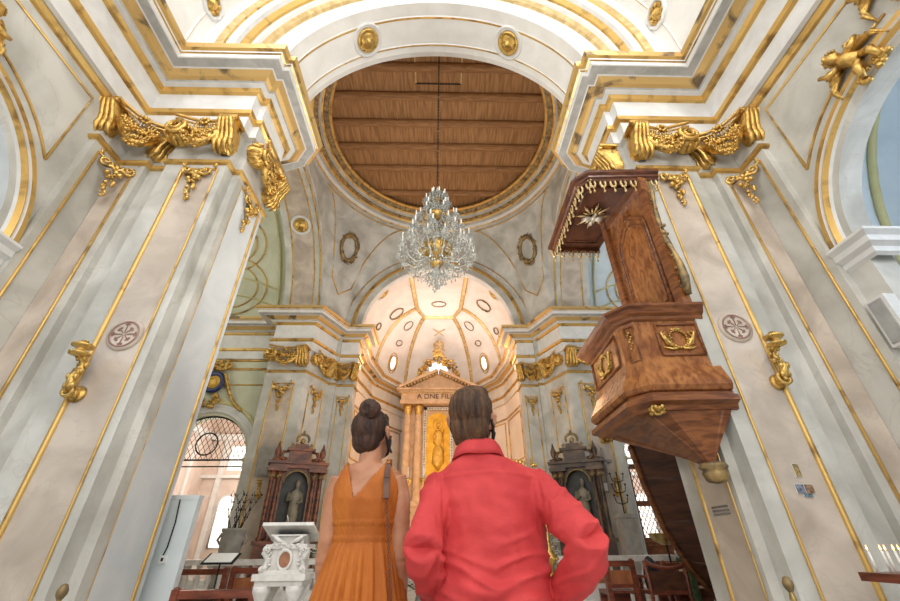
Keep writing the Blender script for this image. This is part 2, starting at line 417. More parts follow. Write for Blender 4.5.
def plan_r(phi):
    """distance from the crossing centre to the edge of the crossing plan at azimuth phi, and arch height there"""
    dx, dy = cos(phi), sin(phi)
    best = 99; zz = ZA
    hx = 5.35; yb = 17.2-DC[1]; yf = DC[1]-6.6
    cands = []
    if abs(dx) > 1e-6:
        cands.append((hx/abs(dx), 'x'))
    if dy > 1e-6: cands.append((yb/dy, 'b'))
    if dy < -1e-6: cands.append((yf/-dy, 'f'))
    # diagonals
    for sx in (-1, 1):
        for (x0, y0, x1, y1) in ((5.35, 15.5-DC[1], 4.5, 17.2-DC[1]), (5.35, 7.0-DC[1], 3.87, 6.6-DC[1])):
            x0_, x1_ = x0*sx, x1*sx
            ex, ey = x1_-x0_, y1-y0
            den = dx*ey-dy*ex
            if abs(den) < 1e-9: continue
            t = (x0_*ey-y0*ex)/den
            u = (x0_*dy-y0*dx)/den
            if t > 0 and -.0001 <= u <= 1.0001: cands.append((t, 'd'))
    r, k = min(cands)
    x, y = dx*r, dy*r
    if k == 'x':
        d = 4.57; z = CT+sqrt(max(d*d-(y)**2, 0)) if abs(y) < d else ZA
    elif k == 'b':
        d = 4.62; z = ZA+sqrt(max(d*d-x*x, 0)) if abs(x) < d else ZA
    elif k == 'f':
        d = 3.75; z = CC+sqrt(max(d*d-x*x, 0)) if abs(x) < d else ZA
    else: z = ZA
    return x, y, z
def pend(phi, t):
    x, y, z = plan_r(phi)
    X1, Y1 = RP*cos(phi), RP*sin(phi)
    k = 1-t
    e = k**1.5 
    return (DC[0]+X1+(x-X1)*e, DC[1]+Y1+(y-Y1)*e, z+(ZP-z)*sin(t*pi/2)**.9 if t > 0 else z)
m = MB('plaster', 'gold_line')
rows = [[pend(2*pi*i/240, j/12) for j in range(13)] for i in range(240)]
m.grid(rows, 0, True, cu=True)
struct(m.build('ceiling_pendentives'))
m = MB('gold_line')
for q in (pi*.25, pi*.75, pi*1.25, pi*1.75):
    ph = atan2(16.3-DC[1], 4.95) if q < pi else atan2(6.8-DC[1], 4.6)
    if pi*.5 < q < pi*1.5: ph = pi-ph
    w_ = .42
    def inner(phi, t):
        p = Vector(pend(phi, t)); c_ = Vector((DC[0], DC[1], p.z-.6)); return tuple(p+(c_-p).normalized()*.03)
    top = [inner(ph-w_+2*w_*k/16, .93) for k in range(17)]
    lo1 = [inner(ph-w_*(1-k/12)**.6, .93-.80*k/12) for k in range(13)]
    lo2 = [inner(ph+w_*(1-k/12)**.6, .93-.80*k/12) for k in range(13)]
    m.tube(top, .03, 6); m.tube(lo1, .03, 6); m.tube(lo2, .03, 6)
struct(m.build('trim_pendentive_frames'))

# wooden ceiling over the open dome ring
m = MB('dome_wood', 'beam_wood')
zc = ZO+.34
m.b2((-5.4, 5.8, zc), (5.4, 16.9, zc+.15), 0)
struct(m.build('ceiling_dome_boards'))
for k, yy in enumerate((7.35, 8.45, 9.62, 10.85, 12.05, 13.3, 14.9)):
    m = MB('beam_wood')
    hw = 5.15
    rr = [[(x, yy+.17*cos(a)*(1+.03*sin(x*2+k)), zc-.08+.15*sin(a)) for a in [2*pi*j/12 for j in range(12)]] for x in [-hw+2*hw*i/12 for i in range(13)]]
    m.grid(rr, 0, True, cv=True)
    struct(m.build('ceiling_beam'))
m = MB('pale_gold', 'iron')
yk = 8.6
m.b2((-.95, yk-.55, zc-.03), (-.90, yk+.55, zc)); m.b2((.85, yk-.55, zc-.03), (.90, yk+.55, zc)); m.b2((-.95, yk+.50, zc-.03), (.9, yk+.55, zc), 1)
tag(m.build('ceiling_hatch'), 'square hatch outlined in pale battens in the brown timber ceiling', 'hatch')

# ------------------------------------------------------------------ apse
APS = [(4.2, 17.75), (4.3, 20.3), (3.95, 23.0), (2.3, 25.9)]
RNG = [(1.5, 17.75), (1.48, 18.9), (1.36, 21.4), (.92, 22.5)]
ZR = H+12.6
m = MB('apse_plaster')
full = APS + [(-x, y) for x, y in APS[::-1]]
outer = [(-5.2, 17.92), (-5.2, 26.8), (5.2, 26.8), (5.2, 17.92)]
m.prism([(4.2, 17.92)]+full[1:-1]+[(-4.2, 17.92)]+outer, 0, ZA-.02)
struct(m.build('wall_back_apse'))
m = MB('apse_plaster', 'gold_line', 'pale_gold')
fr = RNG + [(-x, y) for x, y in RNG[::-1]]
def asurf(i, sfrac, t, off=0.):
    (x0, y0), (x1, y1) = full[i], full[i+1]
    (u0, v0), (u1, v1) = fr[i], fr[i+1]
    bx, by = x0+(x1-x0)*sfrac, y0+(y1-y0)*sfrac
    rx, ry = u0+(u1-u0)*sfrac, v0+(v1-v0)*sfrac
    a = t*pi/2
    e = 1-cos(a)
    ht = ZR + (.0 if True else 0)
    p = Vector((bx+(rx-bx)*e, by+(ry-by)*e, ZA+(ht-ZA)*sin(a)))
    if off:
        c_ = Vector((0, 20.2, ZA+.5)); p = p+(c_-p).normalized()*off
    return p
for i in range(7):
    m.grid([[asurf(i, j/4, t/14) for j in range(5)] for t in range(15)], 0, False)
m.poly([(x, y, ZR) for x, y in fr], 0)
struct(m.build('ceiling_apse'))
m = MB('pale_gold', 'gold_line')
def band(path, wdt, mi=0, th=.05):
    P = [Vector(p) for p in path]
    c_ = Vector((0, 20.2, ZA+.5))
    rows = []
    for i, p in enumerate(P):
        t = (P[min(i+1, len(P)-1)]-P[max(i-1, 0)]).normalized()
        inw = (c_-p).normalized(); sd_ = t.cross(inw).normalized()
        rows.append([p+sd_*wdt/2, p+sd_*wdt/2+inw*th, p+sd_*wdt*.3+inw*th*1.5, p-sd_*wdt*.3+inw*th*1.5, p-sd_*wdt/2+inw*th, p-sd_*wdt/2])
    m.grid(rows, None, False, mfn=lambda i, j: mi if j in (2,) else 1)
for i in (2, 3, 4, 5):
    band([asurf(i, 0, t/16, .01) for t in range(17)], .26)
band([(x, y, ZR-.01) for x, y in fr], .26)
struct(m.build('trim_apse_ribs'))

# ------------------------------------------------------------------ pilaster panels: pink marble fields with gilded mouldings
def wallT(origin, rz):
    return Matrix.Translation(Vector(origin)) @ Matrix.Rotation(rz, 4, 'Z')
PANELS = []
def panel(m, M, x0, x1, z0, z1, wl=.06, wr=.03, field=True):
    m.M = M
    if field: m.b2((x0, -.012, z0), (x1, .02, z1), 0)
    for x, wd in ((x0, wl), (x1, wr)):
        rows = [[(x+wd/2*cos(a), -.01-wd*.5*sin(a), z) for a in [k*pi/6 for k in range(7)]] for z in [z0-.02+(z1-z0+.04)*i/6 for i in range(7)]]
        m.grid(rows, 1, True)
    m.b2((x0, -.03, z1-.02), (x1, .0, z1+.02), 1)
    m.M = Matrix()
ZT = H+5.92
m = MB('pink_marble', 'gold_line', 'cool_plaster')
for s in (-1, 1):
    # front pilaster: local x runs right; the gilt roll is on the nave side
    M = wallT((0, 5.1, 0), 0)
    if s < 0: panel(m, M, -4.62, -4.0, .2, ZT, .075, .035)
    else: panel(m, M, 4.10, 4.73, .2, ZT, .035, .075)
    # crossing-side pilaster
    Ms = wallT((s*XN, 0, 0), pi/2 if s < 0 else -pi/2)
    a, b = (5.50, 6.30) if s < 0 else (5.42, 6.05)
    if s < 0:
        panel(m, Ms, a, b, .2, ZT, .012, .055, False); m.M = Ms; m.b2((a+.02, -.008, .2), (b-.03, .02, ZT), 2); m.b2((b+.03, -.008, .2), (6.44, .02, ZT), 2); m.M = Matrix()
    else: panel(m, Ms, -b, -a, .2, ZT, .06, .025)
    # folded corner pilaster
    M = wallT((0, 5.14, 0), 0)
    x = -5.5 if s < 0 else 5.5
    m.M = M; m.b2((x-.3*s*-1 if False else min(x, s*5.87), -.012, .2), (max(x, s*5.87), .02, ZT), 0)
    m.M = Matrix()
    m.tube([(s*5.52, 5.12, z) for z in (.2, ZT)], .022, 6, 1)
    m.tube([(s*5.87, 4.72, z) for z in (.2, ZT)], .022, 6, 1)
    m.tube([(s*5.87, 4.72, ZT), (s*5.865, 5.13, ZT), (s*5.52, 5.12, ZT)], .018, 6, 1)
    # far piers
    M = wallT((0, 15.5, 0), 0)
    c = s*6.15
    panel(m, M, c-.42, c+.42, .2, H+5.6, .07, .07)
    d = Vector((4.75-5.35, 17.0-15.5)); L = d.length
    rz = atan2(-d.y, -d.x) if s > 0 else atan2(d.y, -d.x)
    # diagonal face
    a = Vector((s*5.35, 15.5)); b = Vector((s*4.75, 17.0))
    mid = (a+b)/2; dr = (b-a).normalized() if s < 0 else (a-b).normalized()
    rz = atan2(dr.y, dr.x)
    M = wallT((mid.x, mid.y, 0), rz)
    panel(m, M, -.45, .45, .2, H+5.6, .06, .06, False)
    M = wallT((0, 17.2, 0), 0); c = s*4.12
    panel(m, M, c-.24, c+.24, .2, H+5.6, .05, .05, False)
o = struct(m.build('trim_pilaster_panels'))

# tall gold bands on the transept walls and apse
m = MB('gold_line', 'pale_gold')
for s in (-1, 1):
    for z, r in ((H+6.6, .05), (H+7.0, .05), (H+5.9, .03)):
        m.tube([(s*6.95, 16.48, z), (s*12.4, 16.48, z)], r, 6, 0)
    for z in (2.2, H+3.4, H+6.2, H+7.1):
        m.tube([(s*4.18, 17.95, z), (s*4.28, 20.28, z), (s*3.93, 22.96, z), (s*2.29, 25.86, z)], .05, 6, 1)
    for (x0, y0), (x1, y1) in (((4.19, 18.2), (4.27, 20.1)), ((4.26, 20.5), (3.97, 22.7)), ((3.85, 23.15), (2.4, 25.65))):
        for z0, z1 in ((H+3.7, H+6.0), (2.5, H+3.1)):
            pts = [(s*x0, y0, z0), (s*x0, y0, z1), (s*x1, y1, z1), (s*x1, y1, z0)]
            for k in range(4): m.tube([pts[k], pts[(k+1) % 4]], .035, 6, 0)
struct(m.build('trim_wall_bands'))

# ------------------------------------------------------------------ gilded capitals
def spiral(c, r0, turns, ysgn=1, n=40, sx=1, a0=pi/2):
    return [(c[0]+sx*r0*(1-i/n*.88)*cos(a0+turns*2*pi*i/n), c[1]-.05*i/n, c[2]+r0*(1-i/n*.88)*sin(a0+turns*2*pi*i/n)) for i in range(n+1)]
def console_mb(m, x, turn=0, w_=.30, mi=0):
    M0 = m.M.copy()
    m.M = M0 @ Matrix.Translation((x, 0, 0)) @ Matrix.Rotation(turn, 4, 'Z')
    S = [(-.34, .82), (-.38, .72), (-.32, .60), (-.25, .48), (-.21, .36), (-.22, .24), (-.17, .14), (-.05, .10)]
    # solid bracket body with a rolled foot, three flutes and a bead line
    secs = []
    for k, (y, z) in enumerate(S):
        wk = w_/2*(.72+.42*k/5 if k < 6 else 1.05-.3*(k-5))
        secs.append([(-wk, .02, z+.03), (-wk, y+.03, z), (-wk*.8, y, z), (wk*.8, y, z), (wk, y+.03, z), (wk, .02, z+.03)])
    m.grid(secs, mi, True)
    for i in range(4):
        f_ = (i-1.5)/1.5
        m.tube([(f_*w_*.42*(.72+.42*min(k, 5)/5), y-.006, z) for k, (y, z) in enumerate(S)], [.030, .034, .038, .042, .046, .048, .034, .012], 7, mi)
    m.box((0, -.17, .86), (w_*1.15, .36, .055), mi)
    m.tube([(-w_*.5, -.34, .80), (w_*.5, -.34, .80)], .040, 8, mi)
    for k in range(4): m.blob((0, -.36+.035*k, .76-.075*k), .026, mi)
    m.M = M0
def swag_pts(x0, x1, z, sag, y=-.2, n=22):
    return [(x0+(x1-x0)*i/n, y-.06*sin(pi*i/n), z-sag*sin(pi*i/n)) for i in range(n+1)]
def garland_mb(m, x0, x1, z, sag, y=-.2, r=.06, mi=0, seed=1):
    rnd = random.Random(seed)
    P = swag_pts(x0, x1, z, sag, y)
    m.tube(P, r*.8, 6, mi)
    for p in P:
        for k in range(4):
            a = rnd.uniform(0, 2*pi); rr = r*rnd.uniform(.6, 1.1)
            m.blob((p[0]+rnd.uniform(-.02, .02), p[1]-abs(cos(a))*rr, p[2]+sin(a)*rr), rnd.uniform(.022, .042), mi)
def capital(label, wdt, seed=1, volute=-1, ends=(1, 1), turns=(0, 0)):
    t = thing('gilded_capital', label, 'capital', group='gilded festoon capitals')
    h = wdt/2
    for k, (x, e) in enumerate(((-h+.1, ends[0]), (h-.1, ends[1]))):
        if e == 1:
            c = MB('gold'); console_mb(c, x, turns[k]); c.build('console', t)
        elif e == 2:
            c = MB('gold', 'pale_gold')
            sg = 1 if x > 0 else -1
            c.tube(spiral((x, -.30, .56), .19, 2.2, sx=sg), [.050-.028*i/40 for i in range(41)], 8, 0)
            ell_rows = []
            c.lathe([(0, .30), (.10, .30), (.20, .24), (.235, .12), (.22, 0)], 22, 0, c=(x, 0, .56), R=Matrix.Rotation(pi/2, 3, 'X'))
            for q in range(9):
                a_ = pi*.75+q*.19*pi; c.tube([(x+.21*cos(a_), -.26, .56+.21*sin(a_)), (x+.24*cos(a_), -.14, .56+.24*sin(a_)), (x+.20*cos(a_), -.02, .56+.20*sin(a_))], [.022, .038, .02], 6, 0)
            c.build('volute', t)
    g = MB('gold')
    garland_mb(g, -h+.2, h-.2, .56, .40, seed=seed, r=.115)
    garland_mb(g, -h+.25, h-.25, .62, .14, y=-.16, seed=seed+9, r=.08)
    g.build('garland', t)
    f = MB('gold')
    for k in range(7):
        a = k*2*pi/7; f.blob((.07*cos(a), -.27, .78+.07*sin(a)), (.04, .03, .04))
    f.blob((0, -.30, .78), .035)
    for k in range(9): f.tube([(-.18+.045*k, -.2, .62), (-.2+.05*k, -.25, .76)], .014, 5)
    f.build('flower', t)
    ab = MB('gold_line')
    P = [(-h+2*h*i/16, -.30+.10*sin(pi*i/16), .86-.0*sin(pi*i/16)+.06*abs(cos(pi*i/16))**2) for i in range(17)]
    ab.tube(P, .035, 6); ab.tube([(p[0], p[1]+.03, p[2]-.07) for p in P], .022, 6)
    ab.build('abacus', t)
    return t
CZ = H+6.18
capA = capital('gilded capital with garland, facing the nave on the left near pier', 1.12, 3, ends=(2, 1))
capA.location = (-4.42, 5.08, CZ)
capB = capital('gilded corner capital folded into the left nave corner', .95, 11, ends=(1, 1), turns=(-.6, .6))
capB.location = (-5.72, 5.0, CZ); capB.rotation_euler = (0, 0, pi/4)
dup(capA, (-XN+.02, 5.9, CZ), pi/2, 'gilded capital turned side-on, on the crossing side of the left near pier')
dup(capA, (4.42, 5.08, CZ), 0, 'gilded capital above the pulpit canopy, facing the nave on the right near pier', mirror=True)
dup(capB, (5.72, 5.0, CZ), -pi/4, 'gilded corner capital folded into the right nave corner', mirror=True)
dup(capA, (XN-.02, 5.9, CZ), -pi/2, 'gilded capital on the crossing side of the right near pier, over the pulpit backboard')
for s, sd in ((-1, 'left'), (1, 'right')):
    k = dup(capA, (s*6.15, 15.45, CZ), 0, 'gilded capital on the broad front of the far %s pier' % sd, mirror=s > 0); k.scale = (1.35*(-1 if s > 0 else 1), 1.3, 1)
    a = Vector((s*5.35, 15.5)); b = Vector((s*4.75, 17.0)); mid = (a+b)/2
    dr = (b-a).normalized() if s < 0 else (a-b).normalized()
    dup(capA, (mid.x+.0, mid.y-.03, CZ), atan2(dr.y, dr.x), 'gilded capital on the slanting face of the far %s pier' % sd, mirror=s > 0)
    k = dup(capB, (s*4.15, 17.15, CZ), 0, 'gilded capital beside the chancel arch on its %s' % sd, mirror=s > 0); k.scale = (.9, 1, 1)

# hanging bellflower drops under the capitals
def bell_drop(label):
    t = thing('bellflower_drop', label, 'ornament', group='gilded bellflower drops')
    m = MB('gold')
    for sx in (-1, 1):
        m.tube([(sx*p[0], p[1], p[2]) for p in spiral((.17, -.04, -.10), .10, 1.6, a0=pi*.9)], [.035*(1-.6*i/40) for i in range(41)], 6)
        m.tube([(sx*.26, -.03, .02), (sx*.30, -.05, .08), (sx*.24, -.05, .12)], [.03, .03, .01], 6)
        m.tube([(0, -.05, -.22), (sx*.06, -.06, -.15), (sx*.17, -.05, -.2)], [.03, .04, .02], 6)
    m.blob((0, -.06, -.14), (.05, .05, .07))
    m.build('scroll', t)
    m = MB('gold'); rnd = random.Random(5)
    for k in range(26):
        q = k/26; wv = .085*(1-q)**.8+.012
        m.blob((rnd.uniform(-wv, wv), -.03-rnd.uniform(0, .05)*(1-q), -.26-.55*q), rnd.uniform(.036, .060)*(1-.45*q))
    m.build('bellflowers', t)
    return t
d0 = bell_drop('gilded bellflower drop on the nave face of the left near pier')
d0.location = (-4.31, 5.08, ZT)
dup(d0, (-5.70, 5.0, ZT), pi/4, 'gilded bellflower drop in the left nave corner under the folded capital')
dup(d0, (-XN+.02, 5.88, ZT), pi/2, 'gilded bellflower drop on the crossing side of the left near pier')
dup(d0, (4.42, 5.08, ZT), 0, 'gilded bellflower drop beside the pulpit canopy on the right near pier')
dup(d0, (5.70, 5.0, ZT), -pi/4, 'gilded bellflower drop in the right nave corner under the folded capital')
for s, sd in ((-1, 'left'), (1, 'right')):
    dup(d0, (s*6.15, 15.45, H+5.55), 0, 'gilded bellflower drop on the front of the far %s pier' % sd, sc=1.3)
    mid = Vector((s*5.05, 16.25)); dr = Vector((.6, 1.5)) if s < 0 else Vector((.6, -1.5))
    dup(d0, (mid.x, mid.y-.05, H+5.55), atan2(dr.y, dr.x), 'gilded bellflower drop on the slanting face of the far %s pier' % sd, sc=1.2)
    dup(d0, (s*4.12, 17.15, H+5.55), 0, 'gilded bellflower drop beside the chancel arch on its %s' % sd)

# ------------------------------------------------------------------ bosses, rosettes
def boss(label, r=.30):
    t = thing('gilded_boss', label, 'boss', group='round gilded bosses on the arches')
    m = MB('white_moulding'); m.lathe([(r*1.5, 0), (r*1.5, -.03), (r*1.35, -.05), (r*1.25, -.02), (r*1.1, -.02)], 32); m.build('rim', t)
    m = MB('gold'); m.lathe([(r*1.05, 0), (r*1.05, -.06), (r*.9, -.08), (r*.78, -.03), (r*.62, -.05), (r*.5, -.09), (r*.3, -.05), (r*.2, -.12), (0, -.16)], 28); m.build('dish', t)
    return t
def aim(o, loc, inward):
    """local -z faces inward"""
    o.location = loc
    o.rotation_euler = (-Vector(inward)).to_track_quat('Z', 'Y').to_euler()
ph = radians(33)
b0 = boss('round gilded boss on the near arch soffit, left of the crown')
aim(b0, (-3.70*sin(ph), 5.87, CC+3.70*cos(ph)), (sin(ph), 0, -cos(ph)))
k = dup(b0, (0, 0, 0), 0, 'round gilded boss on the near arch soffit, right of the crown'); aim(k, (3.70*sin(ph), 5.87, CC+3.70*cos(ph)), (-sin(ph), 0, -cos(ph)))
for s, sd in ((-1, 'left'), (1, 'right')):
    a = acos_ = math.acos((13.6-11.25)/4.25)
    k = dup(b0, (0, 0, 0), 0, 'round gilded boss on the %s transept arch soffit' % sd)
    aim(k, (s*6.15, 11.25+4.27*cos(a), CT+4.27*sin(a)), (0, -cos(a), -sin(a)))
    # lumpy rosettes on the nave vault rib
    r = thing('vault_rosette', 'golden rosette in a white lobed frame on the nave vault, upper %s' % sd, 'rosette', group='gilded rosettes on the nave vault')
    m = MB('white_moulding'); m.lathe([(.34, .0), (.34, -.05), (.27, -.07), (.25, 0)], 8); m.build('frame', r)
    m = MB('gold'); m.lathe([(.25, 0), (.20, -.06), (.13, -.02), (.08, -.10), (0, -.12)], 16)
    for q in range(8): m.blob((.18*cos(q*pi/4), .18*sin(q*pi/4), -.05), (.06, .06, .04))
    m.build('petals', r)
    ph2 = atan2(4.98, 1.08)
    aim(r, (s*5.12*sin(ph2), 4.22, CC+5.12*cos(ph2)), (-s*sin(ph2), 0, -cos(ph2)))
# keystone gilt clusters at the top of the near arch
for s, sd in ((-1, 'left'), (1, 'right')):
    m = MB('gold'); rnd = random.Random(3+s)
    a0_ = .50*s
    for q in range(46):
        a = a0_ + rnd.uniform(-.10, .10); R_ = 4.33+rnd.uniform(-.08, .16)*(1-abs(a-a0_)*4)
        m.blob((R_*sin(a), 4.70+rnd.uniform(-.12, .10), CC+R_*cos(a)), rnd.uniform(.03, .075))
    for k in (-1, 1): m.tube([(4.33*sin(a0_+k*.03*j), 4.62, CC+4.33*cos(a0_+k*.03*j)+.05*sin(j)) for j in range(5)], [.07, .06, .05, .04, .02], 6)
    tag(m.build('gilt_cluster'), 'gilded leaf cluster at the very top edge of the near arch, %s of centre' % sd, 'ornament', 'gilt clusters over the near arch')

# ------------------------------------------------------------------ wreaths
def wreath(name, label, rx, rz_, mt='grime_gilt', ribbon=True, grp=None, thick=.05, leaves=60):
    m = MB(mt); rnd = random.Random(len(label))
    P = [(rx*cos(2*pi*i/32), -.03, rz_*sin(2*pi*i/32)) for i in range(32)]
    m.tube(P, thick*.7, 6, closed=True)
    for i in range(leaves):
        a = 2*pi*i/leaves; k = 1+rnd.uniform(-.5, 1)*thick/rx
        R = Matrix.Rotation(-a+(.6 if i % 2 else -.6), 3, 'Y')
        m.blob((rx*k*cos(a), -.05, rz_*k*sin(a)), (thick*.32, thick*.35, thick*1.05), R=R)
    if ribbon:
        for sx in (-1, 1):
            m.tube([(0, -.04, rz_), (sx*.10, -.06, rz_+.12), (sx*.22, -.04, rz_+.06), (sx*.30, -.04, rz_+.14)], [.03, .02, .02, .008], 5)
    return tag(m.build(name), label, 'wreath', grp)
for s, sd in ((-1, 'left'), (1, 'right')):
    o = wreath('laurel_wreath', 'dull gilt laurel wreath on the pendentive %s of the chandelier' % sd, .46, .66, grp='laurel wreaths on the pendentives', thick=.13)
    phw = atan2(15.95-DC[1], 4.85); phw = phw if s > 0 else pi-phw
    p = Vector(pend(phw, .43)); p2 = Vector(pend(phw, .47)); p3 = Vector(pend(phw+.03, .43))
    nrm = (p2-p).cross(p3-p).normalized()
    if nrm.dot(Vector((DC[0], DC[1], p.z))-p) < 0: nrm = -nrm
    up_ = (p2-p).normalized(); x_ = up_.cross(-nrm).normalized()*1
    yv = -nrm; xv = yv.cross(up_).normalized(); 
    o.matrix_world = Matrix(((xv.x, yv.x, up_.x, p.x+nrm.x*.03), (xv.y, yv.y, up_.y, p.y+nrm.y*.03), (xv.z, yv.z, up_.z, p.z+nrm.z*.03), (0, 0, 0, 1)))
def on_apse(o, i, sf, t, off=.03):
    p = asurf(i, sf, t, off); u = (asurf(i, sf, t+.04)-asurf(i, sf, t-.04)).normalized(); x = (asurf(i, min(sf+.1, 1), t)-asurf(i, max(sf-.1, 0), t)).normalized()
    yv = u.cross(x).normalized()
    inw = (Vector((0, 20.2, ZA+.5))-p)
    if yv.dot(inw) > 0: yv = -yv
    xv = yv.cross(u).normalized()
    o.matrix_world = Matrix(((xv.x, yv.x, u.x, p.x), (xv.y, yv.y, u.y, p.y), (xv.z, yv.z, u.z, p.z), (0, 0, 0, 1)))
desc = {1: ('first', 'left'), 5: ('first', 'right')}
for i, sd in ((4, 'left'), (2, 'right')):
    # upright oval window with gilt frame
    t = thing('oval_window', 'bright oval window in a gilt frame on the apse vault, %s of the altar' % sd, 'window', group='oval windows of the apse')
    m = MB('gold_line', 'pale_gold')
    for rr, th in ((.30, .05), (.42, .03)): m.tube([(rr*cos(a*pi/16), -.03, rr*1.55*sin(a*pi/16)) for a in range(32)], th, 6, closed=True)
    m.build('frame', t)
    m = MB('window_glow'); m.poly([(.28*cos(a*pi/16), -.02, .28*1.55*sin(a*pi/16)) for a in range(32)]); m.build('pane', t)
    m = MB('iron'); m.tube([(0, -.035, -.4), (0, -.035, .4)], .012, 5); m.tube([(-.26, -.035, 0), (.26, -.035, 0)], .012, 5); m.build('glazing_bar', t)
    on_apse(t, i, .5, .23)
    o = wreath('vault_wreath', 'small gilt wreath above the oval window, apse vault %s of the altar' % sd, .26, .18, 'grime_gilt', False, 'small gilt wreaths of the apse vault', .04, 30); on_apse(o, i, .5, .47)
    o = wreath('vault_wreath', 'gilt wreath near the crown ring, apse vault %s of the altar' % sd, .28, .36, 'grime_gilt', False, 'small gilt wreaths of the apse vault', .04, 30); on_apse(o, i, .5, .72)
for i, sd in ((5, 'left'), (1, 'right')):
    o = wreath('vault_wreath', 'gilt wreath on the side of the chancel vault, %s of the chandelier tail' % sd, .42, .46, 'grime_gilt', False, 'larger gilt wreaths of the chancel vault', .06, 40); on_apse(o, i, .3, .70)
    o = wreath('vault_wreath', 'little gilt ring low on the chancel vault, far %s' % sd, .26, .20, 'grime_gilt', False, 'little gilt rings of the chancel vault', .05, 24); on_apse(o, i, .6, .42)
    o = dup(b0, (0, 0, 0), 0, 'gilded rosette boss at the %s shoulder of the chancel vault' % sd)
    p = Vector((-2.15 if sd == 'left' else 2.15, 19.2, 0)); p = asurf(6 if sd == 'left' else 0, .5, .62, .03); aim(o, p, Vector((0, 19.6, ZA+.8))-p)
o = wreath('crown_wreath', 'gilt wreath on the flat crown panel of the chancel vault, under the chandelier', .42, .30, 'grime_gilt', True, thick=.07)
o.location = (0, 20.9, ZR-.03); o.rotation_euler = (-pi/2, 0, 0)
m = MB('pale_gold')
for sx in (-1, 1):
    m.tube([(sx*-.3, -.04, -.25), (0, -.05, 0), (sx*.35, -.04, .25)], [.02, .04, .02], 6)
    for q in range(8): m.blob((sx*(.1+.04*q), -.06, .07+.025*q+.03*(q % 2)), .04)
o = tag(m.build('crossed_keys'), 'crossed gilt sprays on the vault panel above the altar crown', 'ornament'); on_apse(o, 3, .5, .72)

# ------------------------------------------------------------------ consecration crosses, sconces
mat('brick_red', (.27, .15, .12), (.40, .25, .20), .6, scale=8)
def medallion(label):
    t = thing('consecration_medallion', label, 'medallion', group='round consecration medallions')
    R = Matrix.Rotation(pi/2, 3, 'X')
    m = MB('pink_marble'); m.lathe([(0, .0), (0, .035), (.20, .035), (.24, .02), (.24, 0)], 40, R=R); m.build('disc', t)
    m = MB('brick_red'); m.lathe([(.175, .03), (.175, .042), (.20, .042), (.20, .03)], 40, R=R); m.build('ring', t)
    m = MB('brick_red')
    for k in range(8):
        a = k*pi/4; L = .15 if k % 2 == 0 else .11
        c, s_ = cos(a), sin(a)
        m.tube([(c*.02, -.036, s_*.02), (c*L, -.040, s_*L)], [.006, .010], 5)
        for q in (-1, 1): m.blob((c*L-s_*.022*q, -.038, s_*L+c*.022*q), (.018, .008, .018))
        m.blob((c*(L+.012), -.038, s_*(L+.012)), (.016, .008, .016))
    m.build('cross', t)
    return t
md = medallion('round red consecration medallion on the left near pier'); md.location = (-4.27, 5.09, 3.71)
dup(md, (4.40, 5.09, 3.86), 0, 'round red consecration medallion on the right near pier, right of the pulpit')
def sconce(label):
    t = thing('gilded_sconce', label, 'sconce', group='gilded scroll sconces')
    m = MB('gold')
    P = [(0, 0, -.30), (0, -.10, -.32), (0, -.20, -.24), (.01, -.23, -.12), (0, -.17, -.02), (0, -.15, .08), (0, -.22, .16), (0, -.30, .19)]
    m.tube(P, [.06, .065, .06, .055, .05, .05, .045, .04], 8)
    for k in range(1, 7):
        p = Vector(P[k])
        for sx in (-1, 1): m.blob((p.x+sx*.045, p.y-.01, p.z), (.035, .045, .06))
    m.tube(spiral((0, -.16, -.30), .10, 1.5), .03, 6)
    m.build('arm', t)
    m = MB('gold'); m.lathe([(.03, .14), (.12, .17), (.13, .20), (.06, .22), (.06, .27), (.13, .29), (.135, .32), (.05, .33), (.045, .38), (0, .38)], 16, c=(0, -.30, 0)); m.build('socket', t)
    m = MB('gold'); m.lathe([(0, 0), (.10, -.01), (.12, -.03), (.09, -.06), (0, -.07)], 14, c=(0, 0, -.30), R=Matrix.Rotation(pi/2, 3, 'X') @ Matrix.Scale(-1, 3, (0, 0, 1)).to_3x3()); m.build('wall_plate', t)
    return t
sc0 = sconce('gilded scroll sconce on the gilt moulding of the left near pier'); sc0.location = (-4.52, 5.10, 3.14); sc0.scale = (.92, .92, .92)
dup(sc0, (4.66, 5.10, 3.30), 0, 'gilded scroll sconce on the gilt moulding of the right near pier')
dup(sc0, (-6.15, 15.5, 2.95), 0, 'small dull sconce on the far left pier by the grey plaque', sc=.85)
dup(sc0, (6.35, 15.5, 2.95), 0, 'small dull sconce on the far right pier below the crucifix', sc=.85)

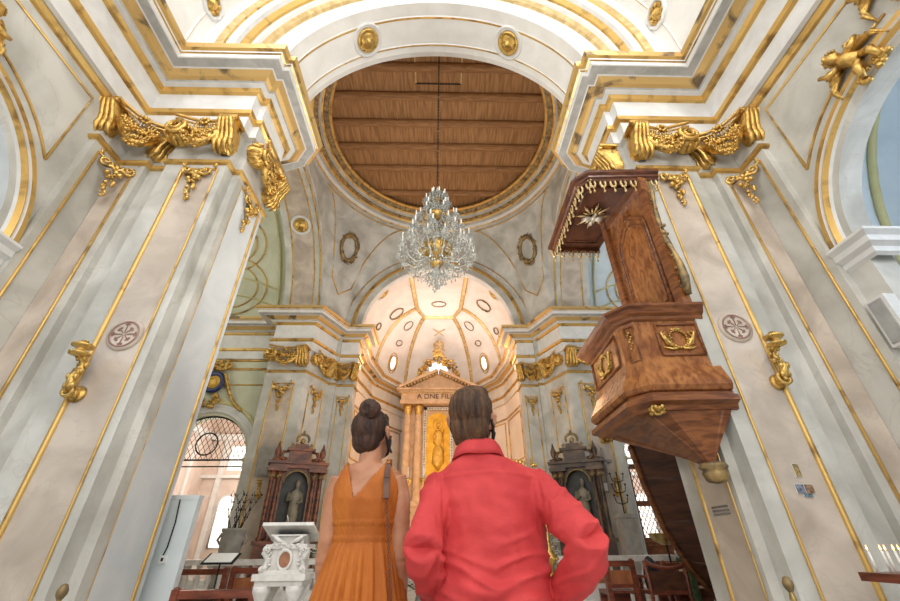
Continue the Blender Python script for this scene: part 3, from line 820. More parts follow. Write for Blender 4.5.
# putti on the crown of the right arcade arch and its left counterpart
def putto(label):
    m = MB('gold'); rnd = random.Random(2)
    m.blob((0, -.16, .30), (.14, .13, .15))
    for q in range(22):
        a = rnd.uniform(0, 2*pi); b_ = rnd.uniform(.1, 1.3)
        m.blob((.13*cos(a)*sin(b_), -.14+.12*sin(a)*sin(b_), .33+.12*cos(b_)), .035)
    m.tube([(0, -.13, .2), (.05, -.15, .02), (.12, -.12, -.18)], [.08, .13, .10], 10)
    m.tube([(-.06, -.14, .1), (-.22, -.2, .12), (-.30, -.22, .28)], [.06, .05, .035], 8)
    m.tube([(.08, -.14, .12), (.25, -.2, .06), (.38, -.16, .14)], [.06, .05, .035], 8)
    m.tube([(.10, -.12, -.15), (-.02, -.2, -.32), (-.12, -.15, -.48)], [.085, .07, .04], 8)
    m.tube([(.16, -.12, -.16), (.26, -.2, -.32), (.22, -.15, -.5)], [.085, .07, .04], 8)
    for sx in (-1, 1):
        for q in range(6): m.tube([(sx*.08, -.04, .12), (sx*(.22+.05*q), -.05, .34-.07*q), (sx*(.34+.03*q), -.04, .30-.12*q)], [.03, .045, .015], 6)
    for q in range(16): m.blob((rnd.uniform(-.3, .3), -.08, rnd.uniform(-.55, -.35)), rnd.uniform(.03, .07))
    m.mats = ['gold']
    return tag(m.build('gilded_putto'), label, 'statue', 'gilded putti on the arcade arches')
p0 = putto('gilded winged putto on the arch at the upper right edge'); p0.location = (5.98, 2.95, 6.98); p0.rotation_euler = (0, radians(-18), -pi/2); p0.scale = (.85,)*3
p1 = p0.copy(); COL.objects.link(p1); p1['label'] = 'second gilded putto higher on the right arch, cut by the frame edge'; p1.location = (5.98, 2.15, 7.5)
p2_ = p0.copy(); COL.objects.link(p2_); p2_['label'] = 'gilded putto just showing at the left edge above the arch'; p2_.location = (-5.98, 2.62, 7.05); p2_.rotation_euler = (0, 0, pi/2)

# ------------------------------------------------------------------ pulpit
mat('walnut', (.12, .035, .012), (.30, .11, .036), .28, scale=3, stretch=(1, 1, 5), distort=.8)
mat('walnut_burl', (.19, .058, .016), (.42, .17, .052), .22, scale=9, distort=.9, stretch=(1, 1, .45))
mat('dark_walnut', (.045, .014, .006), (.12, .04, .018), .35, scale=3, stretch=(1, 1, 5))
mat('silver_paint', (.55, .52, .46), (.75, .70, .60), .4, .4, scale=6)
def oriented(m, path, prof, side, mi=0): m.sweep(path, [(o, z, mi) for o, z in prof], side)
PB = [(3.97, 4.95), (2.86, 5.01), (2.62, 5.33), (2.67, 6.94), (3.72, 6.97)]   # basket plan, open towards the pier
pul = thing('pulpit', 'carved walnut pulpit with canopy mounted on the right near pier', 'pulpit', (3.6, 5.95, 0))
OFF = Vector((-3.6, -5.95, 0))
class PM(MB):
    def build(s, name, parent=None, loc=None):
        s.v = [(x-3.6, y-5.95, z) if parent in (pul,) or getattr(parent, 'parent', None) is pul else (x, y, z) for x, y, z in s.v]
        return MB.build(s, name, parent, loc)
m = PM('walnut_burl', 'walnut')
body = [(-.17, 4.04), (-.18, 3.95), (-.18, 3.45), (-.16, 3.30), (-.10, 3.16), (-.045, 3.05), (-.035, 2.98), (-.07, 2.92), (-.16, 2.89)]
m.sweep(PB, [(o, z, 0) for o, z in body], 1)
INN = [(3.80, 5.24), (3.16, 5.28), (3.06, 5.42), (3.08, 6.70), (3.72, 6.72)]
m.sweep(INN, [(0, 4.2, 1), (0, 3.2, 1)], 1)
m.poly([(x, y, 3.2) for x, y in INN], 1)
m.build('basket', pul)
m = PM('walnut'); m.sweep(PB, [(-.27, 4.23, 0), (.0, 4.22, 0), (.0, 4.18, 0), (-.04, 4.15, 0), (-.07, 4.09, 0), (-.12, 4.06, 0), (-.13, 4.02, 0), (-.16, 4.0, 0), (-.27, 4.02, 0), (-.27, 4.23, 0)], 1); m.build('top_rail', pul)
m = PM('walnut'); m.sweep(PB, [(-.16, 2.91, 0), (-.10, 2.90, 0), (-.09, 2.86, 0), (-.02, 2.83, 0), (-.01, 2.76, 0), (-.09, 2.72, 0), (-.11, 2.66, 0), (-.22, 2.64, 0)], 1); m.build('bottom_rail', pul)
# concave underside tapering to the finial
m = PM('walnut', 'dark_walnut')
fin = Vector((3.55, 5.32))
rows = []
BP = [(3.90, 5.07), (3.05, 5.13), (2.91, 5.38), (2.93, 6.82), (3.70, 6.84)]
sub = []
for i in range(4):
    a, b = Vector(BP[i]), Vector(BP[i+1])
    for q in (0, .12, .14, .86, .88): sub.append((a+(b-a)*q, (q in (.14, .86))))
sub.append((Vector(BP[4]), False))
for k in range(11):
    t = k/10
    z = 2.68-.68*t**.9
    e = (1-t)**1.25*.94+.06
    rows.append([(fin.x+(p.x-fin.x)*e, fin.y+(p.y-fin.y)*e, z+(.035*(1-t) if inn and 0 < k else 0)) for p, inn in sub])
m.grid(rows, 0, False)
m.build('tapered_base', pul)
m = PM('grime_gilt'); m.lathe([(.02, 2.04), (.15, 2.04), (.17, 1.99), (.13, 1.96), (.15, 1.92), (.12, 1.84), (.10, 1.82), (0, 1.80)], 12, c=(fin.x, fin.y, 0)); m.build('finial', pul)
# raised frames on the faces
def face_frame(m, a, b, u0, u1, z0, z1, wd=.035, mi=0):
    a, b = Vector(a), Vector(b); d = (b-a).normalized(); n_ = Vector((-d.y, d.x))
    if n_.dot(Vector((3.6, 5.95))-a) > 0: n_ = -n_
    def P(u, z, o=0.02): q = a+d*u+n_*(o-.19); return (q.x, q.y, z)
    pts = [(u0, z0), (u1, z0), (u1, z1), (u0, z1)]
    for k in range(4):
        p, q = pts[k], pts[(k+1) % 4]
        m.tube([P(*p), P(*q)], wd*.6, 6, mi)
    return P
m = PM('walnut')
fF = face_frame(m, PB[0], PB[1], .12, .72, 3.46, 3.94)
fC = face_frame(m, PB[1], PB[2], .09, .24, 3.40, 3.94, .03)
fS = face_frame(m, PB[2], PB[3], .22, 1.36, 3.46, 3.94)
m.build('panel_frame', pul)
def cartouche(P, uc, zc, w_, h_, nm='cartouche'):
    m = PM('gold'); rnd = random.Random(int(uc*100))
    for q in range(20):
        a = 2*pi*q/20; m.blob(P(uc+w_*.28*cos(a), zc+h_*.42*sin(a), .03), .022)
    for sx in (-1, 1):
        for q in range(3):
            m.tube([P(uc+sx*w_*(.2+.1*q), zc-h_*.42+.02*q, .03), P(uc+sx*w_*(.38+.08*q), zc-h_*.1+h_*.2*q, .05), P(uc+sx*w_*(.30+.05*q), zc+h_*(.1+.16*q), .03)], [.02, .018, .006], 5)
        m.tube([P(uc+sx*.02, zc-h_*.45, .03), P(uc+sx*w_*.3, zc-h_*.5, .04), P(uc+sx*w_*.55, zc-h_*.38, .03)], [.02, .022, .008], 5)
        for q in range(7): m.blob(P(uc+sx*rnd.uniform(.2, .55)*w_, zc+rnd.uniform(-.5, .3)*h_, .03), rnd.uniform(.012, .025))
    for q in range(5): m.blob(P(uc+(q-2)*.03, zc+h_*.5-.008*abs(q-2), .04), .022)
    m.build(nm, pul)
cartouche(fF, .44, 3.70, .44, .32); cartouche(fS, .80, 3.70, .56, .34)
m = PM('gold')
for q in range(9): m.blob(fC(.17+.022*sin(q*2.1), 3.84-.035*q, .03), .024*(1-.05*q))
m.build('small_mount', pul)
for (px, py) in ((2.93, 5.12), (2.86, 6.80)):
    m = PM('gold')
    for q in range(14): m.blob((px+.09*cos(q*1.7)*.8, py+.10*sin(q*1.7), 2.68-.02*(q % 3)), .035)
    m.tube(spiral((px, py, 2.66), .08, 1.5), .02, 5)
    m.build('corner_mount', pul)
# backboard against the pier
m = PM('walnut_burl', 'walnut')
A, B = Vector((3.84, 4.99)), Vector((3.66, 6.40))
d = (B-A).normalized(); n_ = Vector((-d.y, d.x)); n_ = n_ if n_.x < 0 else -n_
def BQ(u, z, o=0): q = A+d*u+n_*o; return (q.x, q.y, z)
L = (B-A).length
def slab(u0, u1, z0, z1, o0, o1, mi):
    p = [m.V(BQ(u, z, o)) for u in (u0, u1) for z in (z0, z1) for o in (o0, o1)]
    for q in ((0, 1, 3, 2), (4, 6, 7, 5), (0, 4, 5, 1), (2, 3, 7, 6), (0, 2, 6, 4), (1, 5, 7, 3)): m.F([p[k] for k in q], mi)
slab(0, L, 4.2, 7.05, 0, .08, 0)
m.build('backboard', pul)
m = PM('walnut', 'dark_walnut')
slab(0, .14, 4.2, 7.05, .08, .15, 0); slab(L-.14, L, 4.2, 7.05, .08, .15, 0); slab(.14, L-.14, 6.75, 7.05, .08, .13, 0)
pts = [(.26, 4.35), (L-.26, 4.35), (L-.26, 6.0)] + [(L/2+(L/2-.26)*cos(a), 6.0+.45*sin(a)*(1+.15*cos(4*a))) for a in [k*pi/14 for k in range(1, 14)]] + [(.26, 6.0)]
for off_, r_ in ((.085, .035), (.085, .02)):
    sc_ = 1 if r_ == .035 else .86
    m.tube([BQ(L/2+(u-L/2)*sc_, 5.3+(z-5.3)*sc_, off_) for u, z in pts], r_, 6, 0, closed=True)
m.build('backboard_frame', pul)
rnd = random.Random(8)
for u_ in (-.04, L+.04):
    m = PM('grime_gilt')
    m.tube([BQ(u_+.06*sin(k*.9)*(1 if u_ > 0 else -1)-(.0), 4.35+.26*k, .05) for k in range(10)], [.05, .07, .05, .03, .05, .04, .05, .03, .04, .02], 6)
    for k in range(26): m.blob(BQ(u_+rnd.uniform(-.06, .06), 4.4+2.2*rnd.random()**1.5, .07), rnd.uniform(.02, .045))
    m.build('side_scroll', pul)
# canopy
CP = [(4.08, 4.90), (2.78, 4.95), (2.56, 5.20), (2.58, 7.22), (3.74, 7.24)]
mat('walnut_deep', (.065, .018, .008), (.17, .055, .022), .3, scale=4, stretch=(1, 1, 4))
m = PM('walnut_deep', 'dark_walnut')
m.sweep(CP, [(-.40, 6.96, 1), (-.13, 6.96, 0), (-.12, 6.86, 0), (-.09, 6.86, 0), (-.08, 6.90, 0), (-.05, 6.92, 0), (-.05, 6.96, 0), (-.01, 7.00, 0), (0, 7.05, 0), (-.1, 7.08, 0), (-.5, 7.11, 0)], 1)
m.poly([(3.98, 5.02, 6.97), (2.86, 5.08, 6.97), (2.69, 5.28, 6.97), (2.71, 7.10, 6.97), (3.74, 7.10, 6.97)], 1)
m.poly([(3.98, 5.02, 7.10), (2.86, 5.08, 7.10), (2.69, 5.28, 7.10), (2.71, 7.10, 7.10), (3.74, 7.10, 7.10)], 0)
can = m.build('canopy', pul)
m = PM('dark_walnut')
for pl in ([(3.75, 5.25), (3.0, 5.28), (2.87, 5.42), (2.89, 6.9), (3.6, 6.9)],): m.tube([(x, y, 6.96) for x, y in pl], .03, 6, closed=True)
m.build('soffit_frame', can)
m = PM('gold')
path = []
for i in range(4):
    a, b = Vector(CP[i]), Vector(CP[i+1]); Ls = (b-a).length; k = max(1, round(Ls/.20))
    for q in range(k): path.append((a+(b-a)*((q+.5)/k), (b-a).normalized(), Ls/k))
drops = [(3.74-.14*q, 7.22) for q in range(0)]
fringe = PM('pale_gold', 'dark_walnut')
for c_, dd, st in path:
    n2 = Vector((-dd.y, dd.x)); n2 = n2 if n2.dot(Vector((3.4, 6.1))-c_) > 0 else -n2
    q = c_ + n2*.11
    def FP(u, z): w_ = q+dd*u; return (w_.x, w_.y, z)
    h = st*.42
    fringe.tube([FP(-h*1.1, 6.89), FP(-h*.45, 6.88), FP(-h*.6, 6.80), FP(-h*.35, 6.73), FP(h*.35, 6.73), FP(h*.6, 6.80), FP(h*.45, 6.88), FP(h*1.1, 6.89)], .020, 5, 0)
    fringe.tube([FP(0, 6.73), FP(0, 6.64)], .010, 5, 0); fringe.blob(FP(0, 6.62), (.024, .024, .034), 0)
fringe.build('lambrequin_fringe', pul)
m = PM('pale_gold', 'silver_paint')
c0 = Vector((3.22, 6.02, 6.92))
for k in range(16):
    a = 2*pi*k/16; Lr = .36 if k % 2 == 0 else .24
    dr = Vector((cos(a), sin(a), 0)); 
    for q in (-.06, 0, .06):
        d2 = Vector((cos(a+q), sin(a+q), 0)); m.tube([c0+d2*.08, c0+d2*Lr*(1-abs(q)*3)], [.012, .008], 5, 0)
m.build('sunburst', pul)
m = PM('silver_paint')
m.blob(c0+Vector((0, 0, -.05)), (.05, .11, .05)); m.blob(c0+Vector((0, -.13, -.07)), (.035, .04, .035))
for sx in (-1, 1):
    for q in range(4): m.tube([c0+Vector((sx*.03, .02*q, -.04)), c0+Vector((sx*.14, -.03+.03*q, -.06)), c0+Vector((sx*.21, .03+.03*q, -.03))], [.02, .025, .008], 6)
m.tube([c0+Vector((0, .08, -.04)), c0+Vector((0, .20, -.03))], [.03, .05], 6)
m.build('dove', pul)
# stair spiralling down behind the pier
def stair_pt(t, side):
    # t 0..1 from basket to floor
    ctrl = [(3.35, 7.05, 2.62), (3.65, 7.5, 2.05), (4.05, 8.0, 1.42), (4.6, 8.5, .80), (5.35, 9.0, .12)]
    x = t*(len(ctrl)-1); i = min(int(x), len(ctrl)-2); f_ = x-i
    p = Vector(ctrl[i]).lerp(Vector(ctrl[i+1]), f_)
    q = (Vector(ctrl[i+1])-Vector(ctrl[i])); q.z = 0; q.normalize()
    nn = Vector((q.y, -q.x, 0))
    return p+nn*(.85*side)
m = PM('dark_walnut', 'walnut')
rows = []
for k in range(25):
    t = k/24; a = stair_pt(t, 0); b = stair_pt(t, 1)
    rows.append([a+Vector((0, 0, 0)), b, b+Vector((0, 0, .22)), b+Vector((0, 0, .22)), a+Vector((0, 0, .22))])
m.grid(rows, 0, False, cv=True)
for k in range(12):
    t = (k+.5)/12; a = stair_pt(t, .05); b = stair_pt(t, .95)
    c_ = (a+b)/2; dd = (b-a); m.box(c_+Vector((0, 0, .30)), (dd.length, .22, .05), 1, rz=atan2(dd.y, dd.x))
m.build('stair', pul)
m = PM('walnut', 'dark_walnut')
m.tube([stair_pt(k/24, 0)+Vector((0, 0, -.02)) for k in range(25)], .05, 6, 0)
m.build('stair_string', pul)
m = PM('dark_walnut')
m.grid([[stair_pt(k/24, 1)+Vector((0, 0, z)) for z in (.2, 1.1)] + [stair_pt(k/24, 1.04)+Vector((0, 0, z)) for z in (1.1, .2)] for k in range(25)], 0, False, cv=True)
m.build('stair_parapet', pul)

# ------------------------------------------------------------------ chandelier
mat('crystal', (.78, .80, .77), rough=.04, trans=.7)
mat('glass_frost', (.34, .36, .33), (.80, .82, .77), .10, scale=22, trans=.40)
mat('candle_wax', (.90, .88, .82), rough=.5)
CXY = (0.0, 7.8)
ch = thing('chandelier', 'huge crystal chandelier with tiers of candle arms on a long chain', 'chandelier', (CXY[0], CXY[1], 6.15))
m = MB('glass_frost'); m.lathe([(.02, 3.5), (.05, 3.3), (.03, 3.1), (.09, 2.95), (.04, 2.8), (.05, 2.5), (.12, 2.35), (.05, 2.2), (.05, 1.9), (.14, 1.75), (.06, 1.6), (.08, 1.35), (.2, 1.2), (.10, 1.0), (.07, .7), (.14, .55), (.05, .4), (.02, .1)], 16); m.build('stem', ch)
for nm, prof_ in (('upper_bowl', [(.02, 3.02), (.10, 3.02), (.12, 2.96), (.08, 2.88), (.02, 2.86)]), ('middle_bowl', [(.03, 2.42), (.30, 2.40), (.31, 2.31), (.24, 2.22), (.10, 2.20), (.02, 2.2)]), ('lower_bowl', [(.04, 1.44), (.34, 1.42), (.38, 1.25), (.30, 1.06), (.10, 1.0), (.12, .92), (.14, .84), (.09, .74), (.02, .70)])):
    m = MB('gold'); m.lathe(prof_, 20); 
    if nm != 'upper_bowl':
        rb = prof_[2][0]
        for k in range(10): m.blob((rb*cos(k*pi/5), rb*sin(k*pi/5), prof_[2][1]), (.05, .05, .07))
    m.build(nm, ch)
def arm(R_, z0, zt, droop):
    """one glass arm along +x with its pan, candle and drops"""
    a = MB('glass_frost')
    P = [(.10, 0, z0), (R_*.3, 0, z0-droop*.6), (R_*.6, 0, z0-droop), (R_*.88, 0, z0-droop*.55), (R_, 0, zt-.1), (R_, 0, zt)]
    a.tube(P, [.022, .020, .018, .016, .016, .02], 6)
    a.lathe([(.0, zt-.02), (.05, zt-.01), (.095, zt+.025), (.10, zt+.03), (.04, zt+.02), (.03, zt+.06), (.045, zt+.10), (.0, zt+.1)], 12, c=(R_, 0, 0))
    c = MB('candle_wax'); c.tube([(R_, 0, zt+.08), (R_, 0, zt+.27)], .019, 7); c.tube([(R_, 0, zt+.27), (R_, 0, zt+.30)], [.012, .003], 6)
    dsp = MB('crystal')
    for k in range(7):
        t = 2*pi*k/7; x, y = R_+.09*cos(t), .09*sin(t)
        dsp.lathe([(0, zt+.02), (.010, zt-.02), (.004, zt-.03), (.015, zt-.075), (0, zt-.115)], 4, c=(x, y, 0), sm=False)
    for k in range(4):
        q = k/3; x = R_*(.3+.55*q); z = z0-droop*(.6+.45*sin(q*pi))
        dsp.lathe([(0, z), (.010, z-.04), (.024, z-.10), (0, z-.16)], 4, c=(x, 0, 0), sm=False)
    return a, c, dsp
TIERS = [(.90, 1.10, 1.10, .34, 14, 0), (.86, 1.25, 1.42, .15, 10, .22), (.70, 1.5, 1.72, .16, 10, .1), (.56, 2.15, 2.18, .22, 8, .3), (.44, 2.3, 2.45, .1, 6, 0), (.30, 2.8, 2.92, .15, 6, .2), (.17, 2.9, 3.08, .05, 5, 0)]
for R_, z0, zt, dr_, n_arm, ph0 in TIERS:
    mesh3 = None
    for k in range(n_arm):
        if mesh3 is None:
            a, c, dsp = arm(R_, z0, zt, dr_)
            o1 = a.build('arm', ch); o2 = c.build('candle', o1); o3 = dsp.build('prism_drops', o1); o3['kind'] = 'stuff'
            mesh3 = (o1, o2, o3)
            o1.rotation_euler = (0, 0, ph0)
        else:
            o1 = mesh3[0].copy(); COL.objects.link(o1); o1.rotation_euler = (0, 0, ph0+2*pi*k/n_arm)
            for q in mesh3[1:]:
                o = q.copy(); COL.objects.link(o); o.parent = o1
# hanging crystal curtains
m = MB('crystal'); rnd = random.Random(4)
def drop(x, y, z, s_): m.lathe([(0, z), (s_*.5, z-s_*.8), (s_, z-s_*2), (0, z-s_*3.2)], 4, c=(x, y, 0), sm=False)
for R_, zt, n_, sag in ((.80, 1.0, 36, .1), (.62, .86, 32, .1), (.46, .72, 28, .08), (.34, .55, 22, .1), (.24, .42, 16, .1), (.15, .30, 12, .1), (.07, .2, 6, .05), (.55, 1.6, 24, .1), (.4, 2.05, 18, .1), (.3, 2.55, 16, .1), (.18, 2.8, 10, .1)):
    for k in range(n_):
        a = 2*pi*k/n_; rr = R_*rnd.uniform(.9, 1.08); z = zt+rnd.uniform(-.06, .06)
        drop(rr*cos(a), rr*sin(a), z, rnd.uniform(.016, .030))
for n_ in range(16):
    a = 2*pi*n_/16
    for k in range(12):
        q = k/11; rr = .10+.72*q; z = 1.6-.62*q-.35*sin(q*pi)
        m.blob((rr*cos(a), rr*sin(a), z), .012)
    for k in range(10):
        q = k/9; rr = .5*(1-q)+.05; z = .95-.75*q-.06*sin(q*pi)
        m.blob((rr*cos(a+.2), rr*sin(a+.2), z), .014)
o = m.build('crystal_curtain', ch); o['kind'] = 'stuff'
m = MB('iron', 'grime_gilt')
zt = zc-6.15
z = 3.45; k = 0
while z < zt:
    R = Matrix.Rotation(pi/2*(k % 2), 3, 'Z')
    pts = [R @ Vector((.022*cos(a), 0, .05*sin(a))) + Vector((0, 0, z)) for a in [2*pi*j/8 for j in range(8)]]
    m.tube(pts, .010, 4, 0, closed=True); z += .082; k += 1
o = m.build('chain', ch)
m = MB('grime_gilt')
for q in range(5): m.lathe([(.01, 5.0+.9*q), (.035, 5.03+.9*q), (.01, 5.06+.9*q)], 8)
m.build('chain_knop', ch)

# ------------------------------------------------------------------ doorway lattices and the rooms beyond
mat('rose_plaster', (.66, .53, .46), (.78, .67, .59), .7, scale=1.3)
mat('window_lit', (.95, .93, .9), emit=(1, .95, .9), estr=.9)
for s, sd in ((-1, 'left'), (1, 'right')):
    g = thing('lattice_lunette', 'black iron diamond lattice filling the arch over the %s transept doorway' % sd, 'grille', (s*DXC, 16.75, DSP))
    m = MB('iron')
    for k in range(-16, 17):
        for sg in (-1, 1):
            # diagonal lines clipped to the half disc
            x0 = k*.21; pts = []
            for q in range(61):
                t = q/60*DR; x = x0+sg*t*.62; z = t
                if x*x+z*z <= (DR-.02)**2: pts.append((x, 0, z))
            if len(pts) > 1: m.tube([pts[0], pts[-1]], .011, 4)
    m.build('lattice', g)
    m = MB('iron'); m.tube([((DR-.02)*cos(a*pi/24), 0, (DR-.02)*sin(a*pi/24)) for a in range(25)], .035, 6); m.tube([(-DR, 0, .02), (DR, 0, .02)], .035, 6); m.tube([(-DR, 0, -.22), (DR, 0, -.22)], .025, 6)
    m.tube([(.42*cos(a*pi/12)-.05*s*0, -.02, .62+.42*sin(a*pi/12)) for a in range(24)], .03, 6, closed=True)
    m.build('rim', g)
    # room beyond
    m = MB('rose_plaster', 'window_lit', 'white_moulding')
    m.b2((s*6.3, 23.0, 0), (s*12.6, 23.3, 9)); m.b2((s*12.3, 17.3, 0), (s*12.6, 23, 9)); m.b2((s*6.3, 17.92, 0), (s*6.45, 23, 9)); m.b2((s*6.3, 17.25, 8.6), (s*12.6, 23.3, 9))
    for x in (7.2, 8.6, 10.0, 11.4): m.b2((s*(x-.12), 22.8, 0), (s*(x+.12), 23.0, 6.2), 2)
    m.b2((s*6.4, 22.7, 6.2), (s*12.3, 23, 6.5), 2); m.b2((s*6.4, 22.75, 4.3), (s*12.3, 23, 4.45), 2)
    for y in (18.6, 20.0, 21.4): m.b2((s*12.2, y-.12, 0), (s*12.3, y+.12, 6.2), 2)
    m.b2((s*12.1, 17.3, 6.2), (s*12.3, 23, 6.5), 2)
    struct(m.build('wall_%s_side_room' % sd))
    for kk, x in enumerate((7.9, 9.3, 10.7)):  # tall windows; glowing square above added to brighten behind the lattice
        m = MB('window_lit', 'white_moulding')
        pts = [(s*(x+.42*cos(a*pi/12)), 22.98, 3.1+.42*sin(a*pi/12)) for a in range(13)]+[(s*(x-.42), 22.98, 1.2), (s*(x+.42), 22.98, 1.2)]
        m.poly(pts, 0); m.tube([(p[0], 22.96, p[2]) for p in pts], .05, 6, 1, closed=True)
        m.poly([(s*(x-.45), 22.98, 4.7), (s*(x+.45), 22.98, 4.7), (s*(x+.45), 22.98, 5.9), (s*(x-.45), 22.98, 5.9)], 0)
        struct(m.build('window_%d' % (3+kk+(0 if s < 0 else 3))))
    point_light('side_room_%s_lamp' % sd, (s*9.4, 19.8, 5.0), 330, (1, .90, .82), .6)
# gates below the lattice on the right
g = thing('lattice_gate', 'wooden gate with a white-lit metal lattice behind the pulpit stair', 'gate', (DXC, 16.8, 0))
m = MB('walnut')
for x in (-1.65, 0, 1.65): m.b2((x-.09, -.06, 0), (x+.09, .06, DSP-.2))
for z in (.1, 1.3, 2.5, DSP-.3): m.b2((-1.7, -.05, z-.09), (1.7, .05, z+.09))
m.b2((-1.7, -.03, .1), (1.7, .03, 1.3)); m.build('frame', g)
m = MB('iron')
for k in range(-26, 27):
    for sg in (-1, 1):
        pts = [(k*.16+sg*(t-1.3)*.6, 0, t) for t in [1.3+2.5*q/40 for q in range(41)]]
        pts = [p for p in pts if abs(p[0]) < 1.65]
        if len(pts) > 1: m.tube([pts[0], pts[-1]], .012, 4)
m.build('lattice', g)

# crest over the left doorway
mat('blue_enamel', (.02, .03, .12), rough=.3)
mat('amber', (.75, .42, .05), (.9, .62, .15), .4, .2, scale=6)
for s, sd in ((-1, 'left'), (1, 'right')):
    t = thing('gilded_crest', 'gilded crest with a blue ringed medallion above the %s transept doorway' % sd, 'crest', (s*(DXC+.28), 16.36, 7.15))
    m = MB('blue_enamel'); R = Matrix.Rotation(pi/2, 3, 'X'); m.lathe([(.26, 0), (.30, .06), (.46, .06), (.48, 0)], 24, R=R); m.build('enamel_ring', t)
    m = MB('amber'); m.lathe([(0, .05), (.2, .05), (.30, .02), (.30, 0)], 24, R=R)
    for k in range(8): m.blob((.17*cos(k*pi/4), -.06, .17*sin(k*pi/4)), .06)
    m.build('medallion', t)
    m = MB('gold'); rnd = random.Random(3)
    for k in range(40): m.blob((rnd.uniform(-.5, .5), -.05, .55+rnd.uniform(0, .4)*(1-abs(rnd.uniform(-1, 1)))), rnd.uniform(.05, .10))
    m.build('crown_carving', t); m = MB('gold')
    for k in range(30): m.blob((rnd.uniform(-.45, .45), -.07, -.55-rnd.uniform(0, .55)), rnd.uniform(.05, .11))
    m.build('keystone_carving', t)
    for sx in (-1, 1):
        m = MB('gold')
        for k in range(24):
            q = k/23; m.blob((sx*(.45+1.0*q), -.06, .3-1.5*q-.25*sin(q*pi)), (.09*(1-.4*q), .07, .09))
        m.tube(spiral((sx*.5, -.05, .75), .16, 1.6, sx=sx), .05, 6)
        m.build('scrollwork', t)

